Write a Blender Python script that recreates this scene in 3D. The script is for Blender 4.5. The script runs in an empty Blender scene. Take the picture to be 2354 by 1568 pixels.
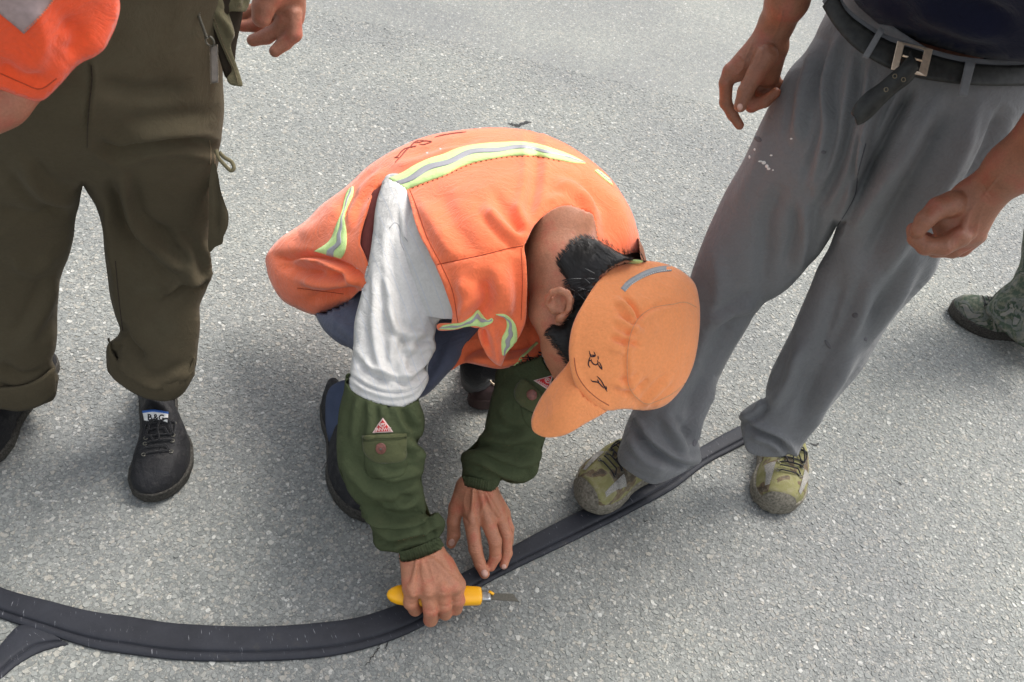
import bpy, math, random
import numpy as np
from mathutils import Vector, Matrix
from mathutils.bvhtree import BVHTree
from mathutils.geometry import delaunay_2d_cdt

SC = bpy.context.scene
COL = SC.collection
rng = np.random.default_rng(7)
random.seed(7)

# ------------------------------------------------------------ camera
CAM_H = 1.28                       # phone held at chest height
FP, CX, CY = 1960.0, 1177.0, 784.0 # focal length and centre in survey units (frame 2354 x 1568)
_n = np.array([-477.0, 2016.0, 1960.0]); _n /= np.linalg.norm(_n)   # world "down" seen by the tilted phone
_Z = -_n
_Y = np.array([0, 0, 1.0]) - _Z * _Z[2]; _Y /= np.linalg.norm(_Y)
_X = np.cross(_Y, _Z)
R = np.array([_X, _Y, _Z])         # camera (right, down, forward) -> world
C0 = np.array([0.0, 0.0, CAM_H])

cam_d = bpy.data.cameras.new('camera')
cam_d.sensor_width = 36.0
cam_d.lens = FP / 2354.0 * 36.0
cam_d.clip_start = 0.02
cam_d.clip_end = 500.0
cam_d.dof.use_dof = True; cam_d.dof.focus_distance = 1.36; cam_d.dof.aperture_fstop = 14.0
cam = bpy.data.objects.new('camera', cam_d)
COL.objects.link(cam)
M4 = Matrix.Identity(4)
for i in range(3):
    M4[i][0] = R[i, 0]; M4[i][1] = -R[i, 1]; M4[i][2] = -R[i, 2]; M4[i][3] = C0[i]
cam.matrix_world = M4
SC.camera = cam

# ------------------------------------------------------------ light
SUN_EL, SUN_AZ = 58.0, 46.0        # azimuth measured from +Y towards +X
world = bpy.data.worlds.new('World'); SC.world = world; world.use_nodes = True
wn = world.node_tree.nodes; wl = world.node_tree.links
sky = wn.new('ShaderNodeTexSky'); sky.sky_type = 'NISHITA'; sky.sun_disc = False
sky.sun_elevation = math.radians(SUN_EL); sky.sun_rotation = math.radians(SUN_AZ)
sky.air_density = 1.6; sky.dust_density = 5.0; sky.ozone_density = 1.0
hz = wn.new('ShaderNodeHueSaturation'); hz.inputs['Saturation'].default_value = .36   # milky summer haze
wl.new(sky.outputs[0], hz.inputs['Color']); wl.new(hz.outputs[0], wn['Background'].inputs[0])
wn['Background'].inputs[1].default_value = 0.15
sun_d = bpy.data.lights.new('sun', 'SUN'); sun_d.energy = 1.5; sun_d.angle = math.radians(24)
sun_d.color = (1.0, 0.96, 0.895)
sun = bpy.data.objects.new('sun', sun_d); COL.objects.link(sun)
_e, _a = math.radians(SUN_EL), math.radians(SUN_AZ)
SUNV = Vector((math.cos(_e) * math.sin(_a), math.cos(_e) * math.cos(_a), math.sin(_e)))
sun.rotation_euler = SUNV.to_track_quat('Z', 'Y').to_euler()
SC.view_settings.view_transform = 'Standard'
SC.view_settings.look = 'None'
SC.view_settings.gamma = 1.0
SC.view_settings.use_curve_mapping = False
SC.view_settings.exposure = 0.86

# ------------------------------------------------------------ survey helpers
def rays(uv):
    uv = np.atleast_2d(np.asarray(uv, float))
    c = np.stack([(uv[:, 0] - CX) / FP, (uv[:, 1] - CY) / FP, np.ones(len(uv))], 1)
    return c @ R.T
def PD(u, v, d):                    # point at sight line (u, v), distance d along the view axis
    return C0 + rays((u, v))[0] * d
def PZ(u, v, z=0.0):                # point at sight line (u, v), height z over the road
    r = rays((u, v))[0]
    return C0 + r * ((z - CAM_H) / r[2])
def DZ(u, v, z):
    return (z - CAM_H) / rays((u, v))[0][2]
def proj(p):
    c = (np.atleast_2d(p) - C0) @ R
    return np.stack([CX + FP * c[:, 0] / c[:, 2], CY + FP * c[:, 1] / c[:, 2]], 1), c[:, 2]

def smooth_poly(pts, step=6.0, closed=True):
    """Catmull-Rom through pts; a point given with a third value 1 is a sharp corner."""
    P = [np.array(p[:2], float) for p in pts]; K = [len(p) > 2 and p[2] == 1 for p in pts]
    n = len(P); out = []
    for i in range(n if closed else n - 1):
        p1, p2 = P[i], P[(i + 1) % n]
        p0 = P[(i - 1) % n] if (closed or i > 0) else p1
        p3 = P[(i + 2) % n] if (closed or i < n - 2) else p2
        if K[i]: p0 = p1
        if K[(i + 1) % n]: p3 = p2
        L = np.linalg.norm(p2 - p1); m = max(1, int(round(L / step)))
        t01 = max(np.linalg.norm(p1 - p0), 1e-6) ** .5; t12 = max(L, 1e-6) ** .5; t23 = max(np.linalg.norm(p3 - p2), 1e-6) ** .5
        m1 = (p2 - p1) if K[i] or np.allclose(p0, p1) else t12 * ((p1 - p0) / t01 - (p2 - p0) / (t01 + t12) + (p2 - p1) / t12)
        m2 = (p2 - p1) if K[(i + 1) % n] or np.allclose(p3, p2) else t12 * ((p2 - p1) / t12 - (p3 - p1) / (t12 + t23) + (p3 - p2) / t23)
        for k in range(m):
            t = k / m
            out.append((2*t**3-3*t**2+1)*p1 + (t**3-2*t**2+t)*m1 + (-2*t**3+3*t**2)*p2 + (t**3-t**2)*m2)
    if not closed: out.append(P[-1])
    return np.array(out)

def inside(poly, q):
    x, y = q[:, 0], q[:, 1]; r = np.zeros(len(q), bool)
    x0, y0 = poly[-1]
    for x1, y1 in poly:
        c = (y0 > y) != (y1 > y)
        if c.any():
            with np.errstate(divide='ignore', invalid='ignore'):
                r ^= c & (x < (x1 - x0) * (y - y0) / (y1 - y0 + 1e-12) + x0)
        x0, y0 = x1, y1
    return r

def dist_poly(lines, q, closed=False):
    """distance, arc position 0..1 and side of points q to a polyline"""
    L = np.asarray(lines, float)
    if closed: L = np.vstack([L, L[:1]])
    best = np.full(len(q), 1e9); arc = np.zeros(len(q)); side = np.zeros(len(q))
    seg = np.linalg.norm(np.diff(L, axis=0), axis=1); cum = np.concatenate([[0], np.cumsum(seg)]); T = cum[-1] + 1e-9
    for i in range(len(L) - 1):
        a, b = L[i], L[i + 1]; ab = b - a; l2 = ab @ ab + 1e-9
        t = np.clip(((q - a) @ ab) / l2, 0, 1)
        w = q - a - t[:, None] * ab; d = np.hypot(w[:, 0], w[:, 1])
        m = d < best
        best[m] = d[m]; arc[m] = ((cum[i] + t * seg[i]) / T)[m]
        side[m] = (ab[0] * w[:, 1] - ab[1] * w[:, 0])[m]
    return best, arc, np.sign(side)

# value noise on world points
_tab = rng.random((32, 32, 32))
def vnoise(p):
    p = np.asarray(p, float); i = np.floor(p).astype(int); f = p - i; f = f * f * (3 - 2 * f)
    r = 0
    for dx in (0, 1):
        for dy in (0, 1):
            for dz in (0, 1):
                w = (f[:, 0] if dx else 1 - f[:, 0]) * (f[:, 1] if dy else 1 - f[:, 1]) * (f[:, 2] if dz else 1 - f[:, 2])
                r = r + w * _tab[(i[:, 0] + dx) % 32, (i[:, 1] + dy) % 32, (i[:, 2] + dz) % 32]
    return r * 2 - 1
def fbm(p, oct=3):
    r = 0; a = 1.0
    for k in range(oct):
        r = r + a * vnoise(p * 2 ** k + 13.7 * k); a *= .5
    return r

# ------------------------------------------------------------ objects
ROOTS = {}
def thing(name, label, cat, loc, group=None):
    o = bpy.data.objects.new(name, None); COL.objects.link(o)
    o.location = loc; o.empty_display_size = .05
    o['label'] = label; o['category'] = cat
    if group: o['group'] = group
    ROOTS[o] = np.array(loc, float)
    return o
def make(name, V, Fs, m, parent=None, smooth=True, label=None, kind=None):
    me = bpy.data.meshes.new(name)
    V = np.asarray(V, float)
    base = ROOTS.get(parent, np.zeros(3)) if parent is not None else np.zeros(3)
    if len(V): V = V - base
    me.from_pydata(V.tolist(), [], [tuple(int(i) for i in f) for f in Fs])
    if smooth: me.shade_smooth()
    for mm in (m if isinstance(m, (list, tuple)) else [m]): me.materials.append(mm)
    me.update()
    o = bpy.data.objects.new(name, me); COL.objects.link(o)
    if parent is not None:
        o.parent = parent
        ROOTS[o] = base
    else: ROOTS[o] = np.zeros(3)
    if label: o['label'] = label
    if kind: o['kind'] = kind
    return o
def wverts(o):
    me = o.data; a = np.empty(len(me.vertices) * 3); me.vertices.foreach_get('co', a)
    return a.reshape(-1, 3) + ROOTS[o]
def wnormals(o):
    me = o.data; a = np.empty(len(me.vertices) * 3); me.vertices.foreach_get('normal', a); return a.reshape(-1, 3)
def set_wverts(o, V):
    o.data.vertices.foreach_set('co', (V - ROOTS[o]).ravel()); o.data.update()
def bvh(*objs):
    V = []; Fs = []
    for o in objs:
        b = sum(len(x) for x in V); V.append(wverts(o))
        Fs += [tuple(i + b for i in p.vertices) for p in o.data.polygons]
    V = np.vstack(V)
    return BVHTree.FromPolygons([Vector(v) for v in V], Fs)

def solidify(o, t, off=-1.0):
    md = o.modifiers.new('thickness', 'SOLIDIFY'); md.thickness = t; md.offset = off; md.use_even_offset = False

def folds_on(o, folds, noise=0.0, nscale=14.0, facing=True):
    """push the cloth in and out along sewn and worn fold lines: (points, amp_m, width, kind)"""
    V = wverts(o); N = wnormals(o); q, d = proj(V)
    tc = C0 - V; tc /= np.linalg.norm(tc, axis=1)[:, None]
    f = np.clip(((N * tc).sum(1) + .15) / .4, 0, 1) if facing else np.ones(len(V))
    D = np.zeros(len(V))
    for fo in folds:
        pts, amp, w = fo[0], fo[1], fo[2]; kind = fo[3] if len(fo) > 3 else 'g'
        L = smooth_poly(pts, 14, closed=False)
        bb0, bb1 = L.min(0) - 3 * w, L.max(0) + 3 * w
        m = np.where((q[:, 0] > bb0[0]) & (q[:, 0] < bb1[0]) & (q[:, 1] > bb0[1]) & (q[:, 1] < bb1[1]))[0]
        if not len(m): continue
        dd, arc, sd = dist_poly(L, q[m])
        x = dd / w
        tap = np.clip(np.minimum(arc, 1 - arc) * 5 + .12, 0, 1) ** .7
        if kind == 'g': pr = np.exp(-x * x)                              # soft ridge or valley
        elif kind == 'r': pr = np.exp(-x * x) - .55 * np.exp(-((x - 1.7) ** 2) * 1.6)   # ridge with troughs
        elif kind == 's': pr = sd * x * np.exp(-x * x) * 2.3             # step: high on one side, low on the other
        elif kind == 'k': pr = np.exp(-x)                                # sharp crease
        D[m] += amp * pr * tap
    if noise: D += noise * fbm(V * nscale, 3)
    set_wverts(o, V + N * (D * f)[:, None])

def sc(fl, k): return [(f[0], f[1] * k) + tuple(f[2:]) for f in fl]
def rbf(ctrl):
    """smooth depth field through (u, v, d) controls"""
    c = np.array(ctrl, float); X = c[:, :2] / 500.0; n = len(c)
    if n < 4:
        A = np.c_[X, np.ones(n)]; s = np.linalg.lstsq(A, c[:, 2], rcond=None)[0]
        return lambda q: np.c_[q / 500.0, np.ones(len(q))] @ s
    r = np.linalg.norm(X[:, None] - X[None], axis=2)
    Km = np.where(r > 0, r * r * np.log(r + 1e-9), 0) + np.eye(n) * 1e-3
    A = np.zeros((n + 3, n + 3)); A[:n, :n] = Km; A[:n, n:n+2] = X; A[:n, n+2] = 1; A[n:n+2, :n] = X.T; A[n+2, :n] = 1
    s = np.linalg.solve(A, np.r_[c[:, 2], 0, 0, 0])
    def f(q):
        Q = q / 500.0; r = np.linalg.norm(Q[:, None] - X[None], axis=2)
        return np.where(r > 0, r * r * np.log(r + 1e-9), 0) @ s[:n] + Q @ s[n:n+2] + s[n+2]
    return f

class Puff:
    """height of an inflated shape whose outline is the hull polygon"""
    def __init__(s, hull, cell=6.0, iters=None):
        s.hull = smooth_poly(hull, 8)
        lo = s.hull.min(0) - 2 * cell; hi = s.hull.max(0) + 2 * cell
        nx, ny = (np.ceil((hi - lo) / cell)).astype(int) + 1
        gx, gy = np.meshgrid(lo[0] + np.arange(nx) * cell, lo[1] + np.arange(ny) * cell)
        q = np.c_[gx.ravel(), gy.ravel()]
        m = inside(s.hull, q).reshape(ny, nx)
        d = dist_poly(s.hull, q[m.ravel()], closed=True)[0]
        h = np.zeros((ny, nx)); h[m] = d * d.max() * 1.0
        bd = np.ones((ny, nx)); bd[m] = 1
        for k in range(iters or int(1.3 * max(nx, ny)) + 60):
            a = (h[:-2, 1:-1] + h[2:, 1:-1] + h[1:-1, :-2] + h[1:-1, 2:] + 2.0 * cell * cell) / 4
            h[1:-1, 1:-1] = np.where(m[1:-1, 1:-1], h[1:-1, 1:-1] + 1.0 * (a - h[1:-1, 1:-1]), 0)
        s.h, s.lo, s.cell, s.m = h, lo, cell, m
    def __call__(s, q):
        g = (q - s.lo) / s.cell; ny, nx = s.h.shape
        i = np.clip(np.floor(g).astype(int), 0, [nx - 2, ny - 2]); f = np.clip(g - i, 0, 1)
        H = s.h
        v = (H[i[:, 1], i[:, 0]] * (1 - f[:, 0]) * (1 - f[:, 1]) + H[i[:, 1], i[:, 0] + 1] * f[:, 0] * (1 - f[:, 1])
             + H[i[:, 1] + 1, i[:, 0]] * (1 - f[:, 0]) * f[:, 1] + H[i[:, 1] + 1, i[:, 0] + 1] * f[:, 0] * f[:, 1])
        d = dist_poly(s.hull, q, closed=True)[0]
        ins = inside(s.hull, q)
        near = d < 1.6 * s.cell
        # close to the rim use the exact distance, so that the edge turns over smoothly
        w = 2 * np.sqrt(np.maximum(s.h.max(), 1)) 
        v = np.where(near, np.minimum(np.where(v > 0, v, 1e9), d * w), v)
        v = np.where(ins, v, 0)
        v = np.where(d < .3, 0, v)
        return np.sqrt(np.maximum(v, 0))

def tri2d(poly, step, extra=None):
    """triangulate a polygon with an even fill of inner points"""
    lo, hi = poly.min(0), poly.max(0)
    gx, gy = np.meshgrid(np.arange(lo[0], hi[0], step), np.arange(lo[1], hi[1], step * .87))
    gx = gx + (np.arange(gx.shape[0]) % 2)[:, None] * step * .5
    q = np.c_[gx.ravel(), gy.ravel()]
    q = q[inside(poly, q)]
    if len(q):
        d = dist_poly(poly, q, closed=True)[0]
        q = q[d > step * .55]
    pts = [Vector((a, b)) for a, b in poly] + [Vector((a, b)) for a, b in q]
    r = delaunay_2d_cdt(pts, [], [list(range(len(poly)))], 1, 1e-4)
    V = np.array([[p.x, p.y] for p in r[0]]); Fs = [f for f in r[2]]
    on = dist_poly(poly, V, closed=True)[0] < .25
    return V, Fs, on

def inflate(name, shape, hull, depth, mat, parent, front=.9, back=.9, step=6.0, thick=0.0, open_=False,
            folds=(), noise=.0008, nscale=16.0, cell=6.0, closed=True, hmax=None, label=None):
    """A body of cloth or leather. shape = its visible outline, hull = the rounder form it wraps."""
    sh = smooth_poly(shape, step)
    pf = Puff(hull if hull is not None else shape, cell)
    D = rbf(depth) if not callable(depth) else depth
    q, Fs, on = tri2d(sh, step)
    h = pf(q)
    if hmax: h = hmax * np.tanh(h / hmax)
    md = D(q); hm = h * md / FP
    Vf = C0 + rays(q) * (md - front * hm)[:, None]
    Fs = [f[::-1] if orient(q, f) > 0 else f for f in Fs]
    if closed:
        Vb = C0 + rays(q) * (md + back * hm)[:, None]
        seam = on & (h < 1.2)
        idx = np.arange(len(q)) + len(q); idx[seam] = np.where(seam)[0]
        V = np.vstack([Vf, Vb]); Fb = [tuple(int(idx[i]) for i in f[::-1]) for f in Fs]
        used = np.unique([i for f in Fs + Fb for i in f]); mp = -np.ones(len(V), int); mp[used] = np.arange(len(used))
        V = V[used]; FF = [tuple(int(mp[i]) for i in f) for f in list(Fs) + Fb]
        FF = [f for f in FF if len(set(f)) == len(f)]
    else:
        V, FF = Vf, list(Fs)
    o = make(name, V, FF, mat, parent, label=label)
    if folds or noise: folds_on(o, folds, noise, nscale)
    if thick: solidify(o, thick, -1)
    return o
def orient(q, f):
    a, b, c = q[f[0]], q[f[1]], q[f[2]]
    return (b[0]-a[0])*(c[1]-a[1]) - (b[1]-a[1])*(c[0]-a[0])

def cast(tree, q, fallback=None):
    """points and normals where sight lines meet a surface"""
    P = np.zeros((len(q), 3)); Nn = np.zeros((len(q), 3)); ok = np.zeros(len(q), bool)
    o = Vector(C0); rr = rays(q)
    for i in range(len(q)):
        h = tree.ray_cast(o, Vector(rr[i]).normalized())
        if h[0] is not None:
            P[i] = h[0]; n = h[1]
            if n.dot(Vector(rr[i])) > 0: n = -n
            Nn[i] = n; ok[i] = True
    if not ok.all() and ok.any():
        g = np.where(ok)[0]; dp = ((P - C0) @ R)[:, 2]
        for i in np.where(~ok)[0]:
            j = g[np.argmin(((q[g] - q[i]) ** 2).sum(1))]
            p = C0 + rr[i] * dp[j]
            h = tree.find_nearest(Vector(p))
            P[i] = h[0]; Nn[i] = Nn[j]
    return P, Nn

def drape(name, poly, tree, mat, parent, off=.0008, thick=.0008, step=5.0, smooth=True, raw=None, label=None, sm=2, puff=0):
    """a sewn-on piece lying on a surface (patch, stripe, print)"""
    if raw is None:
        sh = smooth_poly(poly, step); q, Fs, on = tri2d(sh, step)
    else:
        q, Fs = raw; q = np.asarray(q, float); on = None
    P, Nn = cast(tree, q)
    if sm and len(q) > 8:      # even out the normals
        E = set()
        for f in Fs:
            for a in range(len(f)): E.add((f[a], f[(a + 1) % len(f)]))
        E = np.array(list(E)); 
        for _ in range(sm):
            S = Nn.copy(); np.add.at(S, E[:, 0], Nn[E[:, 1]]); np.add.at(S, E[:, 1], Nn[E[:, 0]])
            Nn = S / (np.linalg.norm(S, axis=1)[:, None] + 1e-9)
    lift = np.full(len(q), off)
    if puff and on is not None:
        dd = dist_poly(sh, q, closed=True)[0]; lift = lift + puff * (1 - np.exp(-(dd / 7.0) ** 1.5))
    Fs = [tuple(f[::-1]) if orient(q, f) > 0 else tuple(f) for f in Fs]
    n = len(q)
    T = P + Nn * lift[:, None]; B = P - Nn * (thick * .5)[:, None] if not np.isscalar(thick) else P - Nn * thick * .5
    V = np.vstack([T, B]); FF = list(Fs)
    cnt = {}
    for f in Fs:
        for a in range(len(f)):
            e = (f[a], f[(a + 1) % len(f)]); cnt[e] = 1
    for (a, b) in list(cnt):
        if (b, a) not in cnt: FF.append((b, a, a + n, b + n))
    return make(name, V, FF, mat, parent, smooth=smooth, label=label)

def ribbon2d(pts, w, step=4.0, closed=False, taper=False):
    L = smooth_poly(pts, step, closed=closed)
    if closed: L = np.vstack([L, L[:1]])
    T = np.gradient(L, axis=0); T /= np.linalg.norm(T, axis=1)[:, None] + 1e-9
    Nn = np.c_[-T[:, 1], T[:, 0]]; n = len(L)
    ww = np.full(n, w / 2.0)
    if taper: ww = ww * np.clip(np.minimum(np.arange(n), n - 1 - np.arange(n)) / (n * .25) + .35, 0, 1)
    V = np.vstack([L + Nn * ww[:, None], L - Nn * ww[:, None]])
    return V, [(i, i + 1, n + i + 1, n + i) for i in range(n - 1)]
def stroke(name, lines, w, tree, mat, parent, off=.0006, closed=False, taper=False, label=None, step=4.0):
    if name in ('seam', 'stain') and len(lines) > 1:
        return [stroke(name, [l], w, tree, mat, parent, off, closed, taper, label, step) for l in lines]
    o = _stroke(name, lines, w, tree, mat, parent, off, closed, taper, label, step)
    if name in ('stitching', 'marker_writing') and len(lines) > 1: o['kind'] = 'stuff'
    return o
def _stroke(name, lines, w, tree, mat, parent, off=.0006, closed=False, taper=False, label=None, step=4.0):
    """pen strokes, seams, stitches: one part made of several thin lines"""
    Vs = []; Fs = []; b = 0
    for l in lines:
        V, f = ribbon2d(l, w, step, closed, taper); Vs.append(V); Fs += [tuple(i + b for i in x) for x in f]; b += len(V)
    return drape(name, None, tree, mat, parent, off=off, thick=.0004, raw=(np.vstack(Vs), Fs), label=label, sm=0)

def text_raw(s, origin, right, up, size=1.0):
    """letters as flat outline mesh mapped into survey units"""
    cu = bpy.data.curves.new('tmp', 'FONT'); cu.body = s; cu.size = 1; cu.align_x = 'CENTER'; cu.offset = .018; cu.resolution_u = 3
    ob = bpy.data.objects.new('tmp', cu); COL.objects.link(ob)
    bpy.context.view_layer.update()
    me = ob.evaluated_get(bpy.context.evaluated_depsgraph_get()).to_mesh()
    V = np.array([v.co[:] for v in me.vertices]); Fs = [tuple(p.vertices) for p in me.polygons]
    bpy.data.objects.remove(ob); bpy.data.curves.remove(cu)
    q = np.array(origin) + V[:, :1] * np.array(right) + V[:, 1:2] * np.array(up)
    return q, Fs

def tube(pts, rad, n=10, closed_ends=True):
    P = np.array(pts, float); m = len(P)
    rad = np.full(m, rad) if np.isscalar(rad) else np.array(rad, float)
    T = np.gradient(P, axis=0); T /= np.linalg.norm(T, axis=1)[:, None] + 1e-12
    a = np.array([0, 0, 1.0]) if abs(T[0][2]) < .9 else np.array([1.0, 0, 0])
    V = []; prev = None
    for i in range(m):
        x = a - T[i] * (a @ T[i]) if prev is None else prev - T[i] * (prev @ T[i])
        x /= np.linalg.norm(x) + 1e-12; prev = x; y = np.cross(T[i], x)
        for k in range(n):
            th = 2 * math.pi * k / n
            V.append(P[i] + rad[i] * (x * math.cos(th) + y * math.sin(th)))
    Fs = [(i*n+k, i*n+(k+1) % n, (i+1)*n+(k+1) % n, (i+1)*n+k) for i in range(m-1) for k in range(n)]
    if closed_ends: Fs += [tuple(range(n))[::-1], tuple((m-1)*n+k for k in range(n))]
    return np.array(V), Fs
def merge(parts):
    Vs = []; Fs = []; b = 0
    for V, f in parts:
        Vs.append(V); Fs += [tuple(i + b for i in x) for x in f]; b += len(V)
    return np.vstack(Vs), Fs
def spline3(P, m=8):
    P = [np.array(p, float) for p in P]; out = []
    for i in range(len(P) - 1):
        p0 = P[max(i-1, 0)]; p1 = P[i]; p2 = P[i+1]; p3 = P[min(i+2, len(P)-1)]
        for k in range(m):
            t = k / m
            out.append(.5*((2*p1)+(-p0+p2)*t+(2*p0-5*p1+4*p2-p3)*t*t+(-p0+3*p1-3*p2+p3)*t**3))
    out.append(P[-1]); return np.array(out)

# ------------------------------------------------------------ flesh: smooth union of round cones, surface nets
def blob_mesh(prims, vox, k=.004, smooth=2):
    """prims: (p0, r0, p1, r1[, k[, sign]])"""
    lo = np.min([np.minimum(np.array(p[0]) - p[1], np.array(p[2]) - p[3]) for p in prims if len(p) < 6], 0) - 4 * vox
    hi = np.max([np.maximum(np.array(p[0]) + p[1], np.array(p[2]) + p[3]) for p in prims if len(p) < 6], 0) + 4 * vox
    n = np.ceil((hi - lo) / vox).astype(int) + 1
    Fd = np.full(n, 1.0, np.float32)
    for p in prims:
        a, r0, b, r1 = np.array(p[0], float), p[1], np.array(p[2], float), p[3]
        kk = p[4] if len(p) > 4 and p[4] is not None else k
        sub = len(p) > 5
        mg = max(r0, r1) + kk * 1.5 + 3 * vox
        l = np.clip(np.floor((np.minimum(a, b) - mg - lo) / vox).astype(int), 0, n - 1)
        h = np.clip(np.ceil((np.maximum(a, b) + mg - lo) / vox).astype(int) + 1, 1, n)
        X = (lo[0] + np.arange(l[0], h[0]) * vox)[:, None, None]
        Y = (lo[1] + np.arange(l[1], h[1]) * vox)[None, :, None]
        Z = (lo[2] + np.arange(l[2], h[2]) * vox)[None, None, :]
        ab = b - a; L2 = ab @ ab + 1e-12
        t = np.clip(((X - a[0]) * ab[0] + (Y - a[1]) * ab[1] + (Z - a[2]) * ab[2]) / L2, 0, 1)
        d = np.sqrt((X - a[0] - t*ab[0])**2 + (Y - a[1] - t*ab[1])**2 + (Z - a[2] - t*ab[2])**2) - (r0 + (r1 - r0) * t)
        S = Fd[l[0]:h[0], l[1]:h[1], l[2]:h[2]]
        if sub:
            hh = np.maximum(kk - np.abs(S + d), 0) / kk
            S[...] = np.maximum(S, -d) + hh * hh * kk * .25
        else:
            hh = np.maximum(kk - np.abs(S - d), 0) / kk
            S[...] = np.minimum(S, d) - hh * hh * kk * .25
    S = Fd < 0
    A = np.zeros(np.array(n) - 1, np.uint8)
    for dx in (0, 1):
        for dy in (0, 1):
            for dz in (0, 1):
                A += S[dx:n[0]-1+dx, dy:n[1]-1+dy, dz:n[2]-1+dz]
    act = np.argwhere((A > 0) & (A < 8))
    ids = -np.ones(A.shape, int); ids[tuple(act.T)] = np.arange(len(act))
    acc = np.zeros((len(act), 3)); cnt = np.zeros(len(act))
    cor = [(x, y, z) for x in (0, 1) for y in (0, 1) for z in (0, 1)]
    for c0 in cor:
        for ax in range(3):
            if c0[ax] == 0:
                c1 = list(c0); c1[ax] = 1
                f0 = Fd[act[:, 0]+c0[0], act[:, 1]+c0[1], act[:, 2]+c0[2]]; f1 = Fd[act[:, 0]+c1[0], act[:, 1]+c1[1], act[:, 2]+c1[2]]
                m = (f0 < 0) != (f1 < 0); t = np.where(m, f0 / (f0 - f1 + 1e-20), 0)
                p = np.array(c0, float)[None] + t[:, None] * (np.array(c1) - np.array(c0))[None]
                acc += p * m[:, None]; cnt += m
    V = lo + (act + acc / cnt[:, None]) * vox
    quads = []
    for ax in range(3):
        sl0 = [slice(None)] * 3; sl1 = [slice(None)] * 3; sl0[ax] = slice(0, -1); sl1[ax] = slice(1, None)
        s0 = S[tuple(sl0)]; s1 = S[tuple(sl1)]
        e = np.argwhere(s0 != s1); b, c = [i for i in range(3) if i != ax]
        e = e[(e[:, b] > 0) & (e[:, c] > 0) & (e[:, b] < n[b]-1) & (e[:, c] < n[c]-1)]
        def g(db, dc):
            x = e.copy(); x[:, b] -= db; x[:, c] -= dc; return ids[tuple(x.T)]
        q = np.c_[g(1, 1), g(0, 1), g(0, 0), g(1, 0)]
        flip = S[tuple(e.T)]
        if ax == 1: flip = ~flip
        q[~flip] = q[~flip][:, ::-1]
        quads.append(q)
    Q = np.vstack(quads); Q = Q[(Q >= 0).all(1)]
    E = np.vstack([Q[:, [0, 1]], Q[:, [1, 2]], Q[:, [2, 3]], Q[:, [3, 0]]])
    deg = np.bincount(E[:, 0], minlength=len(V)) + np.bincount(E[:, 1], minlength=len(V))
    for _ in range(smooth):
        S2 = np.zeros_like(V)
        for c in range(3):
            S2[:, c] = np.bincount(E[:, 0], V[E[:, 1], c], len(V)) + np.bincount(E[:, 1], V[E[:, 0], c], len(V))
        V = V * .45 + .55 * S2 / np.maximum(deg, 1)[:, None]
    return V, Q
def chain(pts, rad, k=None):
    return [(pts[i], rad[i], pts[i+1], rad[i+1]) + ((k,) if k else ()) for i in range(len(pts)-1)]

def tuck(o, tree, gap=.004, polys=None, rng_=None, reach=.15, grow=0):
    """let cloth lie over what it covers: move covered points behind it"""
    V = wverts(o); q, d = proj(V); idx = np.arange(len(V))
    m = np.ones(len(V), bool)
    if rng_ is not None: m &= (idx >= rng_[0]) & (idx < rng_[1])
    if polys is not None:
        a = np.zeros(len(V), bool)
        for p in polys: a |= inside(smooth_poly(p, 8), q)
        m &= a
    rr = rays(q); o0 = Vector(C0); n = 0
    for i in np.where(m)[0]:
        r = Vector(rr[i]); L = r.length; h = tree.ray_cast(o0, r / L)
        if h[0] is not None:
            dh = h[3] / L
            if d[i] < dh + gap and dh - d[i] < reach:
                V[i] = C0 + rr[i] * (dh + gap); n += 1
    set_wverts(o, V); return n
# ------------------------------------------------------------ materials
def mat(name, rough=.8, spec=.3):
    m = bpy.data.materials.new(name); m.use_nodes = True
    b = m.node_tree.nodes['Principled BSDF']; b.inputs['Roughness'].default_value = rough
    b.inputs['Specular IOR Level'].default_value = spec
    return m, m.node_tree.nodes, m.node_tree.links, b
def nod(ns, t, **kw):
    n = ns.new(t)
    for k, v in kw.items():
        if k in n.inputs: n.inputs[k].default_value = v
        else: setattr(n, k, v)
    return n
def ramp(ns, stops, interp='LINEAR'):
    r = ns.new('ShaderNodeValToRGB'); r.color_ramp.interpolation = interp
    while len(r.color_ramp.elements) < len(stops): r.color_ramp.elements.new(.5)
    for e, (p, c) in zip(r.color_ramp.elements, stops):
        e.position = p; e.color = (*c, 1) if len(c) == 3 else c
    return r
def mulc(c, k): return tuple(min(1, x * k) for x in c)
def coords(ns): return ns.new('ShaderNodeNewGeometry').outputs['Position']

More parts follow.
